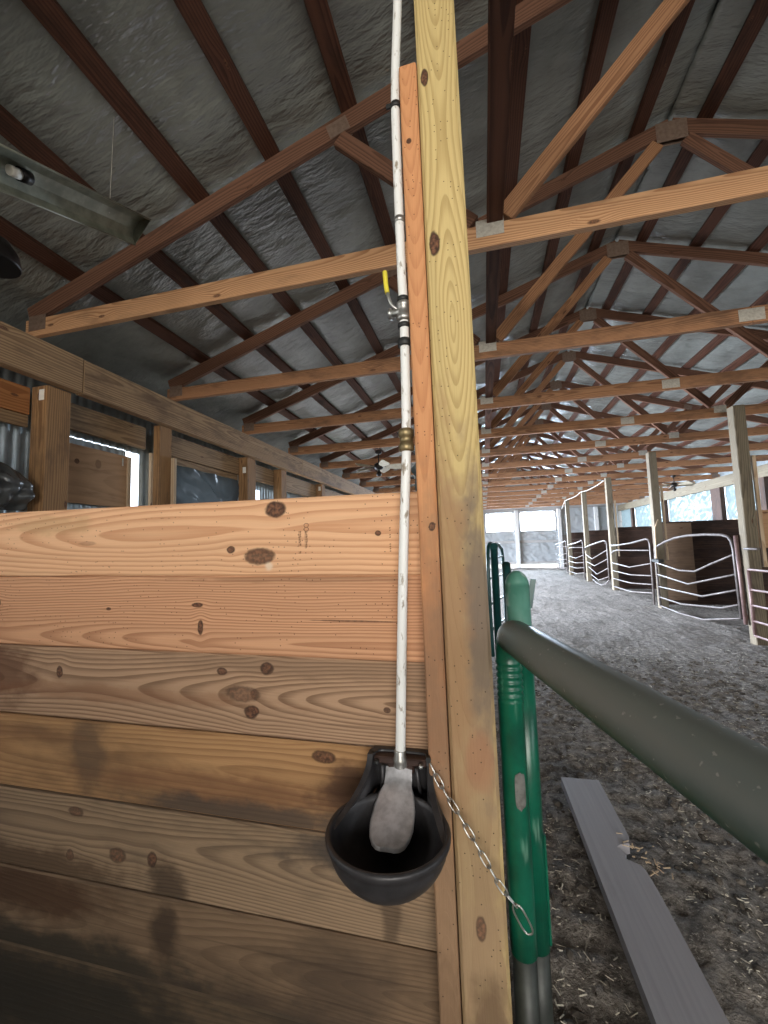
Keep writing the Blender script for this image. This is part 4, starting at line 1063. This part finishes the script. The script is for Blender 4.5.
# ================================================================== ceiling fans, lamps
M['fanblade'] = plain('grey_fan_blade', lin(176, 168, 148), 0.5, 0.0, 0.5, 14.0, lin(112, 104, 90))
M['fandark'] = plain('dark_fan_metal', lin(36, 32, 30), 0.4, 0.5, 0.3, 30.0)
def fan(loc, label, ang, R_=0.31, n=5):
    x, y, z = loc
    t = thing('ceiling_fan', label, 'ceiling fan', loc)
    child('canopy', M['fandark'], lambda bm: (lathe(bm, [(0.03, z + 0.175), (0.045, z + 0.19), (0.05, z + 0.225), (0.02, z + 0.23)], (x, y, 0), 14), tube(bm, [(x, y, z + 0.19), (x, y, z + 0.03)], 0.009, 8)), t)
    child('motor', M['fandark'], lambda bm: lathe(bm, [(0.03, z - 0.05), (0.055, z - 0.04), (0.065, z - 0.015), (0.065, z + 0.03), (0.04, z + 0.05), (0.01, z + 0.055)], (x, y, 0), 18), t)
    child('lamp', M['fandark'], lambda bm: lathe(bm, [(0.005, z - 0.145), (0.03, z - 0.135), (0.04, z - 0.11), (0.03, z - 0.085), (0.012, z - 0.075), (0.012, z - 0.05)], (x, y, 0), 16), t)
    for k in range(n):
        a = ang + 2 * math.pi * k / n; d = Vector((math.cos(a), math.sin(a), 0)); s = Vector((-d.y, d.x, -0.48)).normalized()
        c = Vector((x, y, z - 0.005))
        def bl(bm):
            rows = []
            for (q, w) in ((0.10, 0.028), (0.13, 0.042), (0.22, 0.055), (R_ - 0.03, 0.060), (R_ - 0.005, 0.048), (R_, 0.02)):
                rows.append((c + d * q - s * w, c + d * q + s * w))
            for dz in (0.003, -0.003):
                vv = [(bm.verts.new(a_ + Vector((0, 0, dz))), bm.verts.new(b_ + Vector((0, 0, dz)))) for a_, b_ in rows]
                for (a1, b1), (a2, b2) in zip(vv, vv[1:]): bm.faces.new((a1, b1, b2, a2))
                if dz > 0: tp = vv
            for i in range(len(vv) - 1):
                for q in (0, 1): bm.faces.new((tp[i][q], tp[i + 1][q], vv[i + 1][q], vv[i][q]))
            for i in (0, -1): bm.faces.new((tp[i][0], tp[i][1], vv[i][1], vv[i][0]))
        b = child('blade', M['fanblade'], bl, t)
        bm = bmesh.new(); board(bm, c + d * 0.05 + Vector((0, 0, 0.008)), c + d * 0.14 + Vector((0, 0, 0.008)), 0.025, 0.006, s, 0.001)
        bmesh.ops.translate(bm, vec=-Vector(loc), verts=bm.verts[:]); obj('blade_arm', bm, M['fandark'], b)
    return t
fan((-1.40, 5.50, H + 1.125), 'grey ceiling fan with five blades hanging behind the white pipe', 0.22, 0.37)
fan((4.30, 10.55, H + 1.20), 'dark ceiling fan over the right hand stalls, seen between two aisle posts', 0.1, 0.42)

M['shadegrey'] = plain('dull_metal_reflector', lin(150, 152, 134), 0.45, 0.2, 0.5, 12.0, lin(60, 62, 54), 0.2)
# trough light: reflector seen from below, hung under the purlins
fl = thing('strip_light', 'unlit grey metal trough light hanging under the left roof slope', 'light fixture', (-1.6, 1.05, H + 1.4))
fa = Vector((-1.60, 0.55, H + 1.222)); fb = Vector((-1.60, 1.56, H + 1.62))
def trough(bm):
    o_, L, Wd, T, ln = frame(fa, fb, (1, 0, 0.75)); 
    if T.z < 0: T = -T
    prof = [(-0.075, -0.030), (-0.060, -0.004), (-0.025, 0.014), (0.025, 0.014), (0.060, -0.004), (0.075, -0.030)]
    for off in (0.0, 0.003):
        g = [[bm.verts.new(o_ + L * l + Wd * a + T * (b + off)) for a, b in prof] for l in (0, ln)]
        for k in range(5): bm.faces.new((g[0][k], g[0][k + 1], g[1][k + 1], g[1][k]))
        for e in (0, 1): bm.faces.new(g[e])
    for s in (-1, 1):
        tube(bm, [o_ + Wd * s * 0.075 - T * 0.030, o_ + L * ln + Wd * s * 0.075 - T * 0.030], 0.004, 6)
child('reflector', M['shadegrey'], trough, fl)
o_, L_, W_, T_, ln_ = frame(fa, fb, (1, 0, 0.75)); T_ = T_ if T_.z > 0 else -T_
M['socket'] = plain('white_lampholder', lin(214, 208, 196), 0.4, 0.0, 0.2, 30)
child('lampholder', M['socket'], lambda bm: tube(bm, [fa + L_ * 0.475 - T_ * 0.012, fa + L_ * 0.51 - T_ * 0.012], 0.018, 14), fl)['label'] = 'white lampholder'
child('end_socket', M['fandark'], lambda bm: tube(bm, [fa + L_ * 0.51 - T_ * 0.008, fa + L_ * 0.55 - T_ * 0.006], 0.024, 14), fl)
for q in (0.15, 0.85):
    c = fa.lerp(fb, q)
    child('hanger', M['plate'], lambda bm: tube(bm, [c + T_ * 0.012, (c.x, c.y, raf_low(c.x) + RH + 0.03)], 0.0015, 6), fl)

# dark dome and pale globe partly in frame at the left edge
dl = thing('dome_lamp', 'dark dome lamp shade half cut off by the left edge below the strip light', 'light fixture', (-1.68, 1.0, H + 1.05))
child('shade', M['fandark'], lambda bm: lathe(bm, [(0.085, H + 1.05), (0.088, H + 1.055), (0.08, H + 1.10), (0.055, H + 1.14), (0.02, H + 1.155)], (-1.672, 1.0, 0), 24), dl)
child('arm', M['fandark'], lambda bm: tube(bm, smooth_path([(-1.672, 1.0, H + 1.15), (-1.70, 1.0, H + 1.20), (-2.0, 1.0, H + 1.26), (-2.76, 1.0, H + 1.28)], 5), 0.007, 8), dl)

# ================================================================== board and litter on the floor
M['greyboard'] = wood('grey_floor_plank', lin(158, 156, 160), lin(146, 144, 148), lin(132, 128, 128), 0.3, ring=60, contrast=0.3, rand_knots=0.0, rough=0.6, bump=0.2)
def fboard(bm):
    # outline with a broken bite in the right edge, extruded
    a = Vector((0.372, 2.10)); b = Vector((0.420, 0.55)); L = (b - a); ln = L.length; L.normalize(); Wd = Vector((-L.y, L.x))   # Wd points to +x
    hw = 0.080
    if Wd.x < 0: Wd = -Wd
    right = [(0.0, hw), (0.36, hw), (0.395, hw - 0.01), (0.41, hw - 0.045), (0.425, hw - 0.06), (0.455, hw - 0.04), (0.475, hw - 0.052), (0.50, hw - 0.012), (0.52, hw - 0.004), (0.60, hw), (1.0, hw), (ln, hw)]
    left = [(ln, -hw), (0.9, -hw + 0.001), (0.0, -hw)]
    uvl = bm.loops.layers.uv.new('UVMap')
    tops = []
    for z in (0.034, 0.072):
        tops.append([bm.verts.new((a.x + L.x * s + Wd.x * w, a.y + L.y * s + Wd.y * w, z)) for s, w in right + left])
    bm.faces.new(tops[1]); bm.faces.new(tops[0][::-1])
    n = len(tops[0])
    for k in range(n): bm.faces.new((tops[0][k], tops[0][(k + 1) % n], tops[1][(k + 1) % n], tops[1][k]))
    for f in bm.faces:
        for lp in f.loops:
            d = Vector((lp.vert.co.x, lp.vert.co.y)) - a; lp[uvl].uv = (d.dot(L), d.dot(Wd) + lp.vert.co.z)
o = mk('floor_plank', M['greyboard'], fboard)
tag(rebase(o, (0.42, 1.4, 0.03)), 'long grey plank lying on the dirt beside the gate, one edge broken', 'plank')

M['straw'] = plain('pale_straw', lin(190, 184, 168), 0.8, 0.0, 0.7, 9.0, lin(120, 114, 104))
def straw(bm):
    rr = random.Random(11)
    for k in range(12000):
        y = 0.35 + 4.6 * rr.random() ** 1.5; x = 0.08 + 2.6 * rr.random() ** 1.2
        l = 0.005 + 0.022 * rr.random() ** 3; a = rr.random() * math.pi * 2
        if rr.random() < 0.012: l *= 3.0
        z = fz(x, y) + 0.004 + 0.008 * rr.random()
        d = Vector((math.cos(a), math.sin(a), 0.5 * (rr.random() - 0.5))); p = Vector((x, y, z))
        if 0.30 < x < 0.58 and y < 2.2: continue
        w = 0.0008 + 0.0012 * rr.random()
        s = Vector((-d.y, d.x, 0)).normalized() * w; h = Vector((0, 0, w))
        c0 = [bm.verts.new(p + q) for q in (s, h, -s)]; c1 = [bm.verts.new(p + d * l + q) for q in (s, h, -s)]
        for i in range(3): bm.faces.new((c0[i], c0[(i + 1) % 3], c1[(i + 1) % 3], c1[i]))
o = mk('straw_litter', M['straw'], straw); tag(o, 'scattered pale straw bits on the dirt floor by the gate', 'straw', kind='stuff')
M['clod'] = plain('dirt_clods', lin(104, 98, 91), 0.95, 0.0, 0.8, 24.0, lin(52, 48, 44), 0.6, 0.1)
def clods(bm):
    rr = random.Random(5)
    b0 = bmesh.new(); bmesh.ops.create_icosphere(b0, subdivisions=1, radius=1.0)
    base = [v.co.copy() for v in b0.verts]; faces = [[v.index for v in f.verts] for f in b0.faces]; b0.free()
    for k in range(4200):
        y = 0.35 + 4.2 * rr.random() ** 1.3; x = 0.06 + 2.7 * rr.random()
        if 0.29 < x < 0.59 and y < 2.25: continue
        r = 0.004 + 0.013 * rr.random() ** 3
        sx, sy, sz = r * (0.7 + rr.random()), r * (0.7 + rr.random()), r * (0.45 + 0.4 * rr.random())
        z = fz(x, y) + sz * 0.3
        vs = [bm.verts.new((x + b.x * sx * (0.75 + 0.5 * rr.random()), y + b.y * sy * (0.75 + 0.5 * rr.random()), z + b.z * sz)) for b in base]
        for f in faces: bm.faces.new([vs[i] for i in f])
o = mk('dirt_clods', M['clod'], clods); tag(o, 'crumbly dirt clods covering the near dirt floor', 'dirt', kind='stuff')
def chips(bm):
    rr = random.Random(9)
    for k in range(26):
        x = 0.44 + 0.12 * rr.random(); y = 1.62 + 0.16 * rr.random(); z = 0.073 + 0.004 * rr.random() if x < 0.47 else fz(x, y) + 0.012
        a = rr.random() * 6.28; l = 0.006 + 0.02 * rr.random(); d = Vector((math.cos(a), math.sin(a), 0.3 * (rr.random() - 0.3)))
        board(bm, (x, y, z), Vector((x, y, z)) + d * l, 0.004, 0.002, (-d.y, d.x, 0.2), 0)
o = mk('wood_splinters', M['batten'], chips); tag(o, 'pale splinters at the broken edge of the grey plank', 'splinters', kind='stuff')
